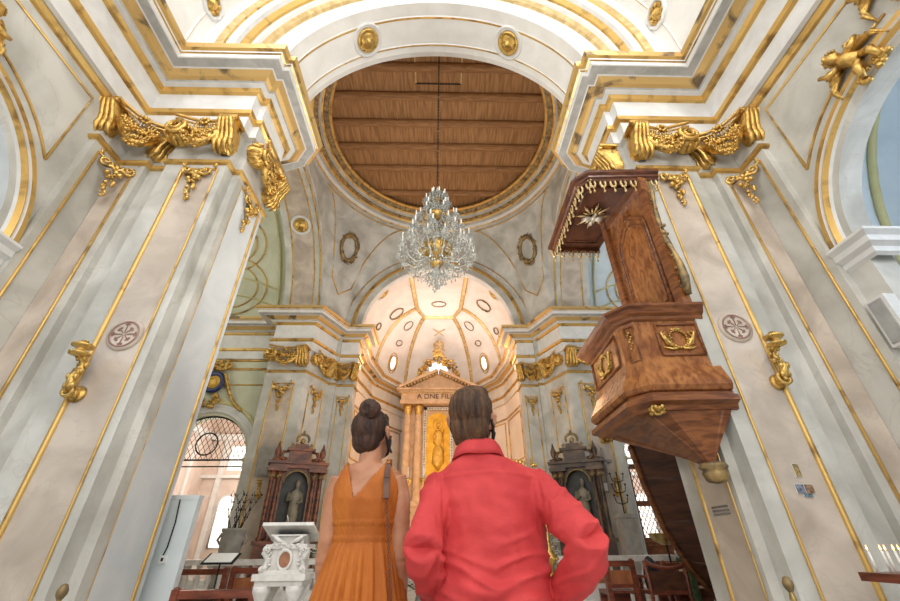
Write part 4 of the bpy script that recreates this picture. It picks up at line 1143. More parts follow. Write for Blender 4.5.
# ------------------------------------------------------------------ wooden side altars
mat('altar_wood', (.06, .018, .008), (.27, .085, .032), .32, scale=3, stretch=(1, 1, 3))
mat('ebony_wood', (.035, .020, .012), (.15, .085, .045), .4, scale=3)
mat('statue_stone', (.16, .14, .10), (.34, .30, .22), .6, scale=4)
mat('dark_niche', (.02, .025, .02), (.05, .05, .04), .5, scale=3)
def side_altar(label, wood, loc, rz, statue_label, gilt='grime_gilt', wd=1.85):
    t = thing('side_altar', label, 'altar', loc, rz, 'carved wooden side altars')
    h = wd/2
    m = MB(wood)
    m.b2((-h, -.25, 0), (h, .30, 1.25)); m.b2((-h-.08, -.32, 1.25), (h+.08, .32, 1.36)); m.build('altar_table', t)
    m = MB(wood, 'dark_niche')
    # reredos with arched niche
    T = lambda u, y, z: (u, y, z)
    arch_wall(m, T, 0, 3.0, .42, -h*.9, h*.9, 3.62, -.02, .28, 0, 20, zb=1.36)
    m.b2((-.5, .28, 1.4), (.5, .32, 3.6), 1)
    m.build('reredos', t)
    for sx in (-1, 1):
        for k, x in enumerate((h*.62, h*.86)):
            c = MB(wood); c.lathe([(.10, 1.36), (.11, 1.42), (.075, 1.48), (.08, 2.2), (.065, 3.1), (.09, 3.16), (.12, 3.34), (.0, 3.34)], 12, c=(sx*x, -.16, 0)); c.build('column', t)
            c = MB(gilt); c.tube([(sx*x, -.20, 1.85), (sx*x, -.20, 3.2)], .015, 5); c.tube([(sx*x+.08*cos(q*pi/5), -.16+.08*sin(q*pi/5), 3.2) for q in range(10)], .04, 5, closed=True)
            for q in range(10): c.blob((sx*x+.09*cos(q*.7), -.16+.09*sin(q*.7), 3.16+.05*(q % 3)), .035)
            for q in range(9): c.blob((sx*x+.075*cos(q*1.9), -.16-.04, 1.9+.11*q), .022)
            c.build('capital_leaf', t)
    m = MB(wood); m.b2((-h*1.05, -.30, 3.34), (-h*.38, .28, 3.46)); m.b2((h*.38, -.30, 3.34), (h*1.05, .28, 3.46)); m.b2((-h*1.0, -.2, 3.46), (h*1.0, .26, 3.58)); m.b2((-h*1.08, -.3, 3.58), (h*1.08, .28, 3.66)); m.build('entablature', t)
    m = MB(wood)
    m.b2((-.36, -.16, 3.66), (.36, .22, 4.02)); m.b2((-.46, -.24, 4.02), (.46, .26, 4.10)); m.b2((-.22, -.12, 4.10), (.22, .2, 4.26))
    for sx in (-1, 1):
        m.tube([(sx*.42, -.05, 3.70), (sx*.62, -.05, 3.80), (sx*.55, -.05, 3.98), (sx*.40, -.05, 4.0)], [.09, .08, .06, .03], 8)
        m.tube([(sx*.85, -.05, 3.68), (sx*.70, -.05, 3.74), (sx*.60, -.05, 3.70)], [.08, .07, .04], 8)
    m.build('pediment', t)
    for x, z in ((-h*.82, 3.66), (h*.82, 3.66)):
        f = MB(wood); f.lathe([(.07, z), (.08, z+.06), (.03, z+.12), (.09, z+.22), (.11, z+.34), (.05, z+.50), (.02, z+.62), (0, z+.66)], 12, c=(x, -.05, 0))
        for q in range(6): f.blob((x+.07*cos(q), -.05+.07*sin(q), z+.3), (.03, .03, .12))
        f.build('flame_finial', t)
    m = MB(gilt); 
    for q in range(14):
        a = -.3+q*(pi+.6)/13; m.blob((.20*cos(a), -.06, 4.42+.17*sin(a)), (.05, .04, .06))
    m.blob((0, -.06, 4.66), (.05, .04, .09)); m.blob((0, -.05, 4.36), (.10, .06, .12)); m.tube(spiral((-.28, -.06, 4.18), .09, 1.3), .025, 6); m.tube(spiral((.28, -.06, 4.18), .09, 1.3, sx=-1), .025, 6)
    m.tube([(.40*cos(a*pi/12), -.05, 3.0+.40*sin(a*pi/12)) for a in range(13)], .03, 6)
    m.build('crest', t)
    if statue_label:
        st = MB('statue_stone')
        x, y, z = 0.05, .10, 1.62
        st.M = Matrix.Translation(Vector(loc)) @ Matrix.Rotation(rz, 4, 'Z')
        rows = []
        for k, (zz, rx_, ry_, ox) in enumerate([(0, .20, .14, 0), (.06, .21, .15, 0), (.3, .17, .13, .02), (.6, .17, .13, .03), (.85, .16, .12, .02), (1.02, .19, .12, .02), (1.14, .17, .11, .03), (1.20, .08, .07, .04), (1.26, .055, .055, .05), (1.32, .075, .085, .05), (1.40, .085, .095, .05), (1.47, .07, .08, .05), (1.51, .02, .02, .05)]):
            rows.append([(x+ox+rx_*cos(a)*(1+.07*cos(7*a)*(zz < 1)), y+ry_*sin(a)*(1+.07*cos(7*a)*(zz < 1)), z+zz) for a in [2*pi*j/20 for j in range(20)]])
        st.grid(rows, 0, True, cv=True)
        st.tube([(x+.2, y-.02, z+1.10), (x+.24, y-.06, z+.85), (x+.08, y-.14, z+.80)], [.055, .045, .035], 8)
        st.tube([(x-.16, y-.02, z+1.10), (x-.22, y-.05, z+.86), (x-.05, y-.14, z+.94)], [.055, .045, .035], 8)
        st.b2((x-.24, y-.16, z-.26), (x+.24, y+.14, z))
        tag(st.build('saint_statue'), statue_label, 'statue')
    return t
side_altar('red-brown carved wooden side altar on the left with a pale statue in its niche', 'altar_wood', (-4.72, 14.72, 0), radians(22), 'pale robed statue standing in the niche of the left wooden altar', wd=1.8)
side_altar('dark carved wooden side altar on the right behind the man\'s elbow', 'ebony_wood', (4.82, 14.72, 0), radians(-22), 'robed statue in the dark niche of the right wooden altar', 'grime_gilt', wd=1.7)

# ------------------------------------------------------------------ high altarpiece in the apse
mat('warm_stone', (.62, .42, .26), (.78, .58, .38), .5, scale=3)
mat('amber_cloth', (.80, .42, .02), (1.0, .62, .06), .5, .15, scale=3)
ap = thing('high_altarpiece', 'tall warm stone altarpiece with pediment framing a golden panel in the apse', 'altarpiece', (0, 23.9, 0)); ap.scale = (1.12, 1, 1.035)
m = MB('warm_stone', 'pale_gold')
m.b2((-2.2, 0, 0), (2.2, .9, 2.9)); m.b2((-2.35, -.15, 2.9), (2.35, .9, 3.15))
m.b2((-1.75, .35, 3.15), (-.78, .9, 8.2)); m.b2((.78, .35, 3.15), (1.75, .9, 8.2)); m.b2((-.8, .45, 3.15), (.8, .9, 8.2)); m.build('backing', ap)
for sx in (-1, 1):
    for x in (1.05, 1.62):
        c = MB('warm_stone', 'gold'); c.lathe([(.24, 3.15), (.24, 3.3), (.19, 3.38), (.20, 5.2), (.165, 7.6), (.165, 7.62)], 20, c=(sx*x, .1, 0)); c.lathe([(.17, 7.62), (.20, 7.75), (.24, 8.0), (.27, 8.18), (0, 8.2)], 12, 1, c=(sx*x, .1, 0)); c.build('column', ap)
m = MB('warm_stone', 'pale_gold', 'dark_walnut')
m.b2((-2.05, -.25, 8.2), (2.05, .9, 8.42)); m.b2((-2.0, -.18, 8.42), (2.0, .9, 8.82)); m.b2((-2.25, -.42, 8.98), (2.25, .9, 9.1)); m.b2((-2.1, -.28, 8.82), (2.1, .9, 8.98), 1)
for k in range(26): m.b2((-2.0+.157*k, -.36, 8.83), (-2.0+.157*k+.08, -.27, 8.96), 0)
m.build('entablature', ap)
# letters of the frieze (dark capitals, as far as they can be read)
def text_obj(s_, size, M, mt, name, parent=None, ex=.01, align='CENTER'):
    cu = bpy.data.curves.new(name, 'FONT'); cu.body = s_; cu.size = size; cu.extrude = ex; cu.align_x = align; cu.align_y = 'CENTER'
    o = bpy.data.objects.new(name, cu); COL.objects.link(o)
    bpy.context.view_layer.update()
    me = bpy.data.meshes.new_from_object(o.evaluated_get(bpy.context.evaluated_depsgraph_get()))
    COL.objects.unlink(o); bpy.data.objects.remove(o)
    me.transform(M); me.materials.clear(); me.materials.append(MATS[mt])
    n = bpy.data.objects.new(name, me); COL.objects.link(n)
    if parent: n.parent = parent
    return n
text_obj('A DNE FILIVS', .40, Matrix.Translation((0, -.20, 8.62)) @ Matrix.Rotation(pi/2, 4, 'X'), 'dark_walnut', 'inscription', ap)
m = MB('warm_stone', 'pale_gold')
for sx in (-1, 1):
    for k in range(12):
        q0, q1 = k/12, (k+1)/12
        m.box((sx*(2.15-2.1*(q0+q1)/2), 0, 9.18+1.05*(q0+q1)/2), (.2, .75, .16), 0, R=Matrix.Rotation(sx*atan2(1.05, 2.1), 3, 'Y'))
        m.box((sx*(2.05-2.0*(q0+q1)/2), -.15, 9.06+1.0*(q0+q1)/2), (.08, .35, .10), 1, R=Matrix.Rotation(sx*atan2(1.05, 2.1), 3, 'Y'))
p = [m.V(q) for q in ((-2.0, .05, 9.1), (2.0, .05, 9.1), (0, .05, 10.1), (-2.0, .5, 9.1), (2.0, .5, 9.1), (0, .5, 10.1))]
for f in ((0, 1, 2), (3, 5, 4), (0, 3, 4, 1), (1, 4, 5, 2), (2, 5, 3, 0)): m.F([p[k] for k in f], 0)
m.build('pediment', ap)
m = MB('gold', 'grime_gilt'); rnd = random.Random(12)
for k in range(90):
    a = rnd.uniform(0, pi); R_ = rnd.uniform(.75, 1.15)*(1 if True else 0)
    m.blob((R_*1.05*cos(a), -.05+rnd.uniform(-.1, .1), 9.75+1.35*R_*sin(a)), rnd.uniform(.06, .15), 0 if k % 3 else 1)
for k in range(30): m.blob((rnd.uniform(-.35, .35), -.1, 11.3+rnd.uniform(-.2, .35)), rnd.uniform(.06, .12), 0)
m.tube([(.27*cos(a*pi/8), -.1, 11.95+.27*sin(a*pi/8)) for a in range(16)], .05, 6, 0, closed=True); m.tube([(0, -.1, 11.55), (0, -.1, 12.3)], .04, 6, 0); m.tube([(-.2, -.1, 11.95), (.2, -.1, 11.95)], .04, 6, 0)
m.build('crown_carving', ap)
m = MB('window_glow'); m.poly([(.55*cos(a*pi/12), .3, 10.55+.42*sin(a*pi/12)) for a in range(24)]); m.build('bright_oculus', ap)
m = MB('silver_paint', 'grime_gilt')
for x0, x1, z0, z1 in ((-.78, -.62, 4.4, 8.1), (.62, .78, 4.4, 8.1), (-.78, .78, 7.95, 8.1)): m.b2((x0, .2, z0), (x1, .45, z1), 0)
for k in range(24):
    z = 4.5+.148*k
    for sx in (-1, 1): m.blob((sx*.70, .17, z), .042, 1)
for k in range(9): m.blob((-.6+.15*k, .17, 8.02), .042, 1)
m.build('panel_frame', ap)
m = MB('amber_cloth')
P = [(-.62, .40, 4.4), (.62, .40, 4.4), (.62, .40, 7.2)] + [(.62*cos(a)*(1 if abs(cos(a)) > .6 else .9), .40, 7.25+.58*sin(a)) for a in [k*pi/12 for k in range(13)]] + [(-.62, .40, 7.2)]
m.poly(P); 
m.build('golden_panel', ap)
m = MB('gold', 'amber')
m.tube([(.26*cos(a*pi/10), .34, 7.15+.30*sin(a*pi/10)) for a in range(20)], .03, 6, 1, closed=True)
m.blob((0, .36, 7.12), (.13, .06, .17), 1); m.blob((0, .38, 6.4), (.30, .07, .60), 1); m.blob((0, .38, 5.4), (.36, .06, .80), 1); m.blob((-.2, .34, 6.45), (.10, .06, .16), 1); m.tube([(.3, .35, 5.0), (.3, .35, 6.9)], .02, 5, 0)
m.build('icon_relief', ap)
m = MB('amber'); 
tag_ = m
for sx in (-1,):
    pass

# ------------------------------------------------------------------ furniture of the crossing
mat('white_marble', (.62, .60, .56), (.80, .78, .74), .4, scale=7, bump=.2, bscale=25)
mat('red_marble', (.30, .12, .06), (.46, .22, .12), .3, scale=12)
mat('green_marble', (.05, .10, .07), (.14, .20, .14), .3, scale=10)
mat('bench_wood', (.11, .025, .012), (.24, .06, .028), .3, scale=3, stretch=(1, 1, 6))
mat('bench_panel', (.24, .075, .028), (.40, .14, .05), .35, scale=3, stretch=(6, 1, 1))
mat('paper', (.80, .82, .80), rough=.7)
mat('box_white', (.66, .74, .76), (.74, .80, .82), .6, scale=1.2)
mat('leaf', (.03, .07, .02), (.10, .16, .06), .6, scale=20)
mat('bloom', (.70, .70, .60), (.88, .86, .80), .7, scale=20)
mat('brass', (.30, .20, .07), (.62, .45, .17), .3, .8, scale=8)
mat('old_stone', (.30, .28, .25), (.42, .40, .36), .8, scale=4)
mat('plaque_stone', (.26, .25, .24), (.38, .36, .34), .6, scale=5)
mat('black_cloth', (.015, .016, .018), (.03, .03, .035), .8, scale=9)

# marble ambo
am = thing('marble_ambo', 'carved white marble ambo with a red oval inlay left of the woman', 'ambo', (-1.62, 5.5, 0))
m = MB('white_marble')
R = Matrix.Rotation(radians(-20), 3, 'X')
m.box((-.02, .03, 1.33), (.58, .46, .035), R=R); m.box((-.02, .25, 1.27), (.58, .03, .05), R=R)
m.build('book_rest', am)
m = MB('white_marble', 'green_marble')
m.b2((-.17, -.12, 1.10), (.17, .14, 1.27)); m.b2((-.20, -.15, 1.245), (.20, .15, 1.27))
for sx in (-1, 1): m.tube([(sx*.16, -.14, 1.25), (sx*.10, -.16, 1.17), (sx*-.02, -.15, 1.10)], [.03, .035, .02], 6)
for sx in (-1, 1): m.blob((sx*.11, -.13, 1.16), (.025, .02, .035), 1)
m.v = [(x, y, 1.19+(z-1.08)*.60) for x, y, z in m.v]; m.build('neck', am)
m = MB('white_marble', 'green_marble')
m.b2((-.25, -.17, 1.04), (.25, .18, 1.10)); m.b2((-.20, -.14, .74), (.20, .16, 1.06)); m.b2((-.27, -.18, .70), (.27, .18, .76))
rnd = random.Random(6)
for sx in (-1, 1):
    m.tube([(sx*.23, -.12, 1.05), (sx*.25, -.15, .98), (sx*.21, -.14, .90), (sx*.22, -.14, .80), (sx*.27, -.16, .74)], [.04, .045, .03, .035, .03], 8)
    m.tube(spiral((sx*.22, -.16, 1.03), .05, 1.5), .018, 6); m.tube(spiral((sx*.24, -.16, .77), .04, 1.5), .015, 6)
    for q in range(10): m.blob((sx*(.17+.05*rnd.random()), -.16, .78+.025*q), rnd.uniform(.015, .026))
for q in range(16): m.blob((rnd.uniform(-.17, .17), -.16, 1.06+rnd.uniform(-.02, .05)), rnd.uniform(.02, .034))
m.v = [(x*.92, y, .92+(z-.70)*.72) for x, y, z in m.v]; m.build('carved_body', am)
m = MB('white_marble'); m.lathe([(.075, 0), (.11, 0), (.11, .03), (.09, .04), (.075, .02)], 24, c=(0, -.14, 0), R=Matrix.Rotation(pi/2, 3, 'X'))
m.v = [(x*.8, y, z*1.0+1.06) for x, y, z in m.v]; m.build('oval_frame', am)
m = MB('red_marble'); m.poly([(.064*cos(a*pi/12), -.155, 1.06+.08*sin(a*pi/12)) for a in range(24)]); m.build('oval_inlay', am)
m = MB('white_marble'); m.b2((-.30, -.22, .87), (.27, .24, .93)); m.b2((-.27, -.19, .82), (.24, .21, .87)); m.build('table_slab', am)
m = MB('white_marble'); m.b2((-.42, -.28, 0), (.38, .28, .12)); m.build('base_slab', am)
for x in (-.20, .15):
    for y in (-.12, .14):
        m = MB('white_marble'); m.lathe([(.09, .12), (.08, .16), (.055, .18), (.07, .3), (.05, .68), (.09, .76), (.10, .82), (0, .82)], 12, c=(x, y, 0)); m.build('colonnette', am)
m = MB('silver_paint'); m.tube([(-1.66, 5.36, 1.42), (-1.66, 5.34, 1.46), (-1.66, 5.30, 1.49)], .008, 6); tag(m.build('gooseneck_microphone'), 'small gooseneck microphone standing on the marble ambo', 'microphone')

# altar rail
for s, sd in ((-1, 'left'), (1, 'right')):
    ar = thing('altar_rail', 'white marble altar rail with balusters on the %s, in front of the chancel' % sd, 'balustrade', (s*3.6, 10.6, 0), 0, 'marble altar rails')
    m = MB('white_marble'); m.b2((-2.2, -.16, .86), (2.2, .16, .97)); m.build('handrail', ar)
    m = MB('white_marble'); m.b2((-2.2, -.18, .0), (2.2, .18, .40)); m.b2((-2.2, -.35, .0), (2.2, -.18, .18)); m.build('plinth', ar)
    for x in (-2.05, 0, 2.05):
        m = MB('white_marble', 'red_marble'); m.b2((x-.14, -.15, .40), (x+.14, .15, .86)); m.b2((x-.09, -.16, .47), (x+.09, -.15, .79), 1); m.build('post', ar)
    first = None
    for k in range(14):
        x = -1.76+.24*k + (.16 if k > 6 else 0)
        if k == 13: continue
        if first is None:
            m = MB('white_marble'); m.lathe([(.06, .40), (.06, .43), (.03, .46), (.055, .54), (.065, .60), (.03, .72), (.035, .80), (.06, .82), (.06, .86)], 10); first = m.build('baluster', ar); first.location = (x, 0, 0)
        else:
            b = first.copy(); COL.objects.link(b); b.location = (x, 0, 0)

# flowers by the rail
def bouquet(label, loc, n_, r, seed, hgt=.5):
    t = thing('flower_arrangement', label, 'flowers', loc, 0, 'flower arrangements at the altar rail')
    rnd = random.Random(seed)
    v = MB('old_stone'); v.lathe([(0, 0), (.14, 0), (.20, .12), (.16, .28), (.20, .32)], 12); v.build('pot', t)
    l = MB('leaf'); f = MB('bloom')
    for k in range(n_):
        a = rnd.uniform(0, 2*pi); q = rnd.random()**.5*r; z = .35+hgt*rnd.random()*(1.2-q/r*.5)
        p = Vector((q*cos(a), q*sin(a), z))
        if k % 3 == 0:
            for j in range(5): f.blob(p+Vector((.03*cos(j*1.26), .03*sin(j*1.26), 0)), (.026, .026, .014))
        else:
            d = Vector((cos(a), sin(a), rnd.uniform(-.3, .8))).normalized()*.11; w_ = d.cross(Vector((0, 0, 1))).normalized()*.03
            l.F([l.V(p), l.V(p+d*.5+w_), l.V(p+d), l.V(p+d*.5-w_)]); l.F([l.V(p+Vector((0, 0, .004))), l.V(p+d*.5-w_), l.V(p+d), l.V(p+d*.5+w_)])
            if k % 5 == 0: l.tube([(0, 0, .25), p], .006, 4)
    lo = l.build('foliage', t); lo['kind'] = 'stuff'; fo = f.build('blooms', t); fo['kind'] = 'stuff'
bouquet('white and green flower arrangement behind the ambo, left of the woman', (-3.15, 11.3, .55), 260, .55, 1, .65)
bouquet('large white and green flower arrangement seen under the man\'s bent right arm', (2.45, 11.75, .35), 420, .70, 2, 1.1)
bouquet('white flowers low between the woman and the man', (-.25, 11.2, 0), 260, .6, 3, .5)
# pedestals for the first two
for x, y, h_, d_ in ((-3.15, 11.3, .55, 'stone block under the flowers left of the woman'), (2.45, 11.75, .35, 'stone block under the flowers by the man\'s right arm')):
    m = MB('old_stone'); m.b2((x-.25, y-.25, 0), (x+.25, y+.25, h_)); m.b2((x-.28, y-.28, 0), (x+.28, y+.28, .08)); tag(m.build('pedestal'), d_, 'pedestal')

# gilded processional candlestick
def candlestick(label, loc, hgt, sc=1.):
    t = thing('gilded_candlestick', label, 'candlestick', loc, 0, 'tall gilded candlesticks')
    h = hgt
    m = MB('gold'); m.lathe([(0, 0), (.22, 0), (.22, .05), (.10, .12), (.06, .22), (.05, .45*h), (.11, .48*h), (.13, .52*h), (.06, .57*h), (.04, .60*h), (.035, .80*h), (.07, .83*h), (.03, .88*h), (.12, .97*h), (.13, h), (0, h)], 14)
    for q in range(10): m.blob((.12*cos(q*.63), .12*sin(q*.63), .50*h), .035)
    m.build('shaft', t)
    m = MB('candle_wax'); m.tube([(0, 0, h), (0, 0, h+.35)], .03, 8); m.build('candle', t)
    return t
cs = candlestick('tall gilded candlestick seen in the crook of the man\'s right arm', (2.02, 8.2, 0), 1.95)
dup(cs, (-1.25, 18.4, 1.1), 0, 'gilded candlestick by the altar between the two people, left one', sc=1.3)
dup(cs, (-.60, 18.4, 1.1), 0, 'gilded candlestick by the altar between the two people, right one', sc=1.3)
m = MB('gold'); rnd = random.Random(77)
m.lathe([(0, 0), (.3, 0), (.25, .1), (.1, .3), (.07, 1.6), (.14, 1.8), (.08, 1.9), (.06, 2.35), (.2, 2.5), (.0, 2.7)], 12)
for k in range(5):
    a = k*pi/4
    m.tube([(0, 0, 2.2), (.3*cos(a), 0, 2.2+.1*sin(a)), (.42*cos(a), 0, 2.45+.3*sin(a))], .03, 6)
for q in range(40): m.blob((rnd.uniform(-.35, .35), rnd.uniform(-.1, .1), 2.35+rnd.uniform(0, .6)), rnd.uniform(.03, .07))
o = tag(m.build('gilded_candelabrum'), 'gilded candelabrum rising behind the man\'s right shoulder', 'candelabrum'); o.location = (2.62, 12.6, .0); o.scale = (1, 1, 1.15)
m = MB('white_marble', 'gold'); m.b2((-1.5, 17.9, 0), (1.5, 18.9, 1.0)); m.b2((-1.6, 17.8, 1.0), (1.6, 19.0, 1.1)); m.b2((-.4, 17.88, .3), (.4, 17.9, .8), 1)
tag(m.build('marble_altar'), 'white marble altar table below the high altarpiece, behind the couple', 'altar')

# wooden chairs and benches
def bench(label, loc, wd, hgt=.90, rz=0, panel=True):
    t = thing('wooden_bench', label, 'bench', loc, rz, 'dark red wooden benches')
    h = wd/2
    for sx in (-1, 1):
        m = MB('bench_wood')
        m.b2((sx*h-.04, -.06, 0), (sx*h+.04, .04, hgt)); m.b2((sx*h-.04, -.06, 0), (sx*h+.04, .5, .08)); m.b2((sx*h-.035, .0, .40), (sx*h+.035, .48, .46)); m.b2((sx*h-.035, .42, 0), (sx*h+.035, .48, .42)); m.blob((sx*h, -.01, hgt), (.045, .05, .03))
        m.build('end_frame', t)
    m = MB('bench_wood'); m.b2((-h, -.045, hgt-.10), (h, .03, hgt-.01)); m.b2((-h, -.04, .50), (h, .02, .56)); m.build('back_rail', t)
    if panel:
        m = MB('bench_panel'); m.b2((-h+.03, -.02, .56), (h-.03, .0, hgt-.16)); m.build('back_panel', t)
    m = MB('bench_wood'); m.b2((-h, 0, .42), (h, .46, .46)); m.build('seat', t)
    m = MB('bench_wood'); m.b2((-h, -.35, .62-.1), (h, -.12, .55)) if False else m.b2((-h, .40, .12), (h, .46, .40)); m.build('front_board', t)
    return t
bench('open-backed dark red bench half hidden by the left pier', (-4.25, 8.9, 0), .95, .87, panel=False)
bench('dark red wooden bench with a plain panel, left of the ambo', (-3.38, 8.9, 0), .52, .88)
bench('low dark red bench nearest the left pier, cut by the bottom edge', (-2.72, 6.3, 0), .95, .74, radians(3))
bench('dark red wooden bench just right of the man\'s elbow', (3.45, 8.9, 0), .50, .93)
bench('orange-panelled bench under the pulpit stair', (4.95, 9.2, 0), 1.0, .88)
# curved-back chair
t = thing('wooden_armchair', 'dark red armchair with a dipped curved back between the right-hand benches', 'chair', (4.16, 8.55, 0), 0)
m = MB('bench_wood')
for sx in (-1, 1):
    m.tube([(sx*.34, 0, 0), (sx*.34, 0, .5), (sx*.36, -.02, .93)], .035, 8)
m.tube([(-.36, -.02, .93), (-.26, -.02, .86), (-.10, -.02, .81), (.10, -.02, .80), (.28, -.02, .83), (.36, -.02, .90)], .035, 8); m.build('back_frame', t)
m = MB('dark_walnut'); m.b2((-.30, -.02, .48), (.30, .0, .76)); m.build('back_panel', t)
m = MB('bench_wood'); m.b2((-.34, 0, .42), (.34, .5, .48)); m.build('seat', t)
for sx in (-1, 1):
    m = MB('bench_wood'); m.b2((sx*.31-.03, .44, 0), (sx*.31+.03, .5, .68)); m.b2((sx*.34-.04, 0, .66), (sx*.34+.04, .5, .70)); m.build('arm_rest', t)
# folded dark coat and gilded bowl
m = MB('black_cloth'); rnd = random.Random(3)
m.grid([[(.17*cos(a)*k_*(1+.12*sin(3*a+zz*9)), .12*sin(a)*k_, zz) for a in [2*pi*j/18 for j in range(18)]] for zz, k_ in ((0, .9), (.1, 1.1), (.25, 1.15), (.38, .8), (.46, .5), (.5, .1))], 0, True, cv=True)
o = tag(m.build('dark_coat_bundle'), 'black bundle of cloth resting on the armchair seat', 'coat'); o.location = (4.0, 8.80, .49); o.scale = (.8, .8, 1)
t = thing('gilded_bowl', 'shallow gilded bowl on a slim stand in front of the lattice gate', 'bowl', (4.98, 9.95, 0))
m = MB('brass'); m.lathe([(0, 1.16), (.10, 1.17), (.24, 1.24), (.32, 1.36), (.34, 1.38), (.30, 1.38), (.2, 1.28), (0, 1.22)], 20); m.build('bowl_dish', t)
m = MB('iron'); m.lathe([(0, 0), (.2, 0), (.18, .04), (.02, .08), (.02, 1.16)], 12); m.tube([(0, 0, 1.2), (-.02, 0, 1.75)], .008, 5); m.build('stand', t)
m = MB('leaf', 'bloom'); rnd = random.Random(9)
for k in range(50): m.blob((rnd.uniform(-.16, .16), rnd.uniform(-.1, .1), rnd.uniform(0, .4)), (.04, .02, .05), 0 if k % 3 else 1)
m.lathe([(0, -.88), (.09, -.88), (.11, -.5), (.08, -.05), (0, -.05)], 12)
o = tag(m.build('potted_flowers'), 'small pot of pale flowers beside the right-hand benches', 'plant'); o.location = (4.72, 8.85, .88)

# music stand, stone urn with bare branches, white casing
t = thing('music_stand', 'black metal music stand holding an open sheet by the left bench', 'music stand', (-3.52, 8.0, 0))
m = MB('iron'); m.tube([(0, 0, .05), (0, 0, .98)], .014, 6)
for k in range(3): m.tube([(0, 0, .25), (.28*cos(k*2.1), .28*sin(k*2.1), .01)], .012, 5)
m.box((0, 0, 1.03), (.52, .30, .02), R=Matrix.Rotation(radians(28), 3, 'X')); m.build('stand', t)
m = MB('paper'); m.box((-.0, -.005, 1.045), (.44, .26, .006), R=Matrix.Rotation(radians(28), 3, 'X')); m.build('sheet', t)
t = thing('stone_urn', 'weathered stone urn on a tall block beside the left doorway', 'urn', (-5.0, 11.6, 0))
m = MB('old_stone'); m.b2((-.26, -.26, 0), (.26, .26, .85)); m.b2((-.30, -.30, .80), (.30, .30, .88)); m.build('block', t)
m = MB('old_stone'); m.lathe([(0, .88), (.20, .88), (.18, .94), (.24, 1.05), (.27, 1.35), (.25, 1.5), (.29, 1.55), (.29, 1.6), (.22, 1.6), (0, 1.5)], 18)
for sx in (-1, 1): m.tube([(sx*.26, 0, 1.25), (sx*.36, 0, 1.35), (sx*.28, 0, 1.5)], .03, 6)
m.build('vessel', t)
m = MB('iron'); rnd = random.Random(5)
for k in range(10):
    a = rnd.uniform(0, 2*pi); p = Vector((.08*cos(a), .08*sin(a), 1.5)); path = [p]
    for j in range(5): p = p+Vector((rnd.uniform(-.07, .08)+.02*cos(a), rnd.uniform(-.05, .05), .17)); path.append(p)
    m.tube(path, [.014, .012, .010, .008, .006, .004], 5)
    for q in path[2:]: m.tube([q, q+Vector((rnd.uniform(-.12, .12), 0, .10))], [.007, .003], 4); m.blob(q, .022)
o = tag(m.build('bare_branches'), 'bare dark branches standing in the stone urn', 'branches'); o.location = (-5.0, 11.6, 0)
for s_ in (1,):
    t = thing('stone_urn', 'grey stone post with dark branched ironwork right of the man\'s elbow', 'urn', (5.55, 13.2, 0))
    m = MB('old_stone'); m.b2((-.22, -.22, 0), (.22, .22, 1.9)); m.b2((-.26, -.26, 1.84), (.26, .26, 1.94)); m.build('block', t)
    m = MB('iron'); m.tube([(0, 0, 1.9), (0, 0, 3.1)], .02, 6)
    for q in range(3):
        for sx in (-1, 1): m.tube([(0, 0, 2.2+.3*q), (sx*.16, 0, 2.25+.3*q), (sx*.2, 0, 2.4+.3*q)], .014, 5); m.blob((sx*.2, 0, 2.44+.3*q), .035)
    m.build('ironwork', t)
t = thing('white_casing', 'tall white box casing with a small socket built against the left pier', 'casing', (-3.86, 6.95, 0))
m = MB('box_white'); m.b2((-.5, -.22, 0), (.36, -.10, 1.84)); m.b2((-.5, -.23, 1.80), (.37, -.09, 1.86)); m.build('box', t)
m = MB('iron'); m.tube([(.10, -.235, 1.80), (.14, -.25, 1.5), (.13, -.24, 1.2), (.10, -.235, 1.08)], .010, 6); m.build('cable', t)
m = MB('paper', 'iron'); m.b2((.07, -.25, 1.0), (.16, -.22, 1.10)); m.b2((.10, -.255, 1.03), (.13, -.25, 1.07), 1); m.build('socket', t)

# notices, inscriptions, plaque, crucifix, loudspeaker
mat('print_gold', (.10, .07, .04), (.50, .36, .12), .6, scale=25)
mat('print_blue', (.03, .04, .09), (.30, .32, .38), .6, scale=40)
mat('print_brown', (.06, .03, .02), (.42, .26, .14), .6, scale=25)
mat('print_teal', (.04, .07, .09), (.16, .24, .28), .6, scale=30)
def notice(label, x, z, w_, h_, mt, group='small printed cards on the right pier'):
    m = MB('paper', mt); m.b2((x-w_/2-.004, 5.075, z-h_/2-.004), (x+w_/2+.004, 5.085, z+h_/2+.004), 0); m.b2((x-w_/2, 5.07, z-h_/2), (x+w_/2, 5.076, z+h_/2), 1)
    return tag(m.build('printed_card'), label, 'card', group)
notice('upright golden picture card, topmost of the cards on the right pier', 4.40, 1.92, .065, .14, 'print_gold')
notice('dark blue card, left one of the lower pair on the right pier', 4.345, 1.715, .095, .095, 'print_blue')
notice('brown picture card, right one of the lower pair on the right pier', 4.455, 1.715, .095, .095, 'print_brown')
notice('narrow slate-blue strip below the pair of cards on the right pier', 4.41, 1.645, .10, .035, 'print_teal')
m = MB('plaque_stone'); rnd = random.Random(14)
for row in range(3):
    x = 3.46
    while x < 3.80:
        w_ = rnd.uniform(.008, .02); h_ = rnd.uniform(.018, .028)
        m.b2((x, 5.09, 1.60-.042*row-h_/2), (x+w_*.5, 5.102, 1.60-.042*row+h_/2)); 
        if rnd.random() < .6: m.b2((x, 5.09, 1.60-.042*row+rnd.choice((-.4, 0, .4))*h_-.003), (x+w_, 5.102, 1.60-.042*row+rnd.choice((-.4, 0, .4))*h_+.003))
        x += w_+.008
m.v = [(3.74-.012-(y-5.09), 5.56+(x-3.46)*1.0, z-.02) for x, y, z in m.v]
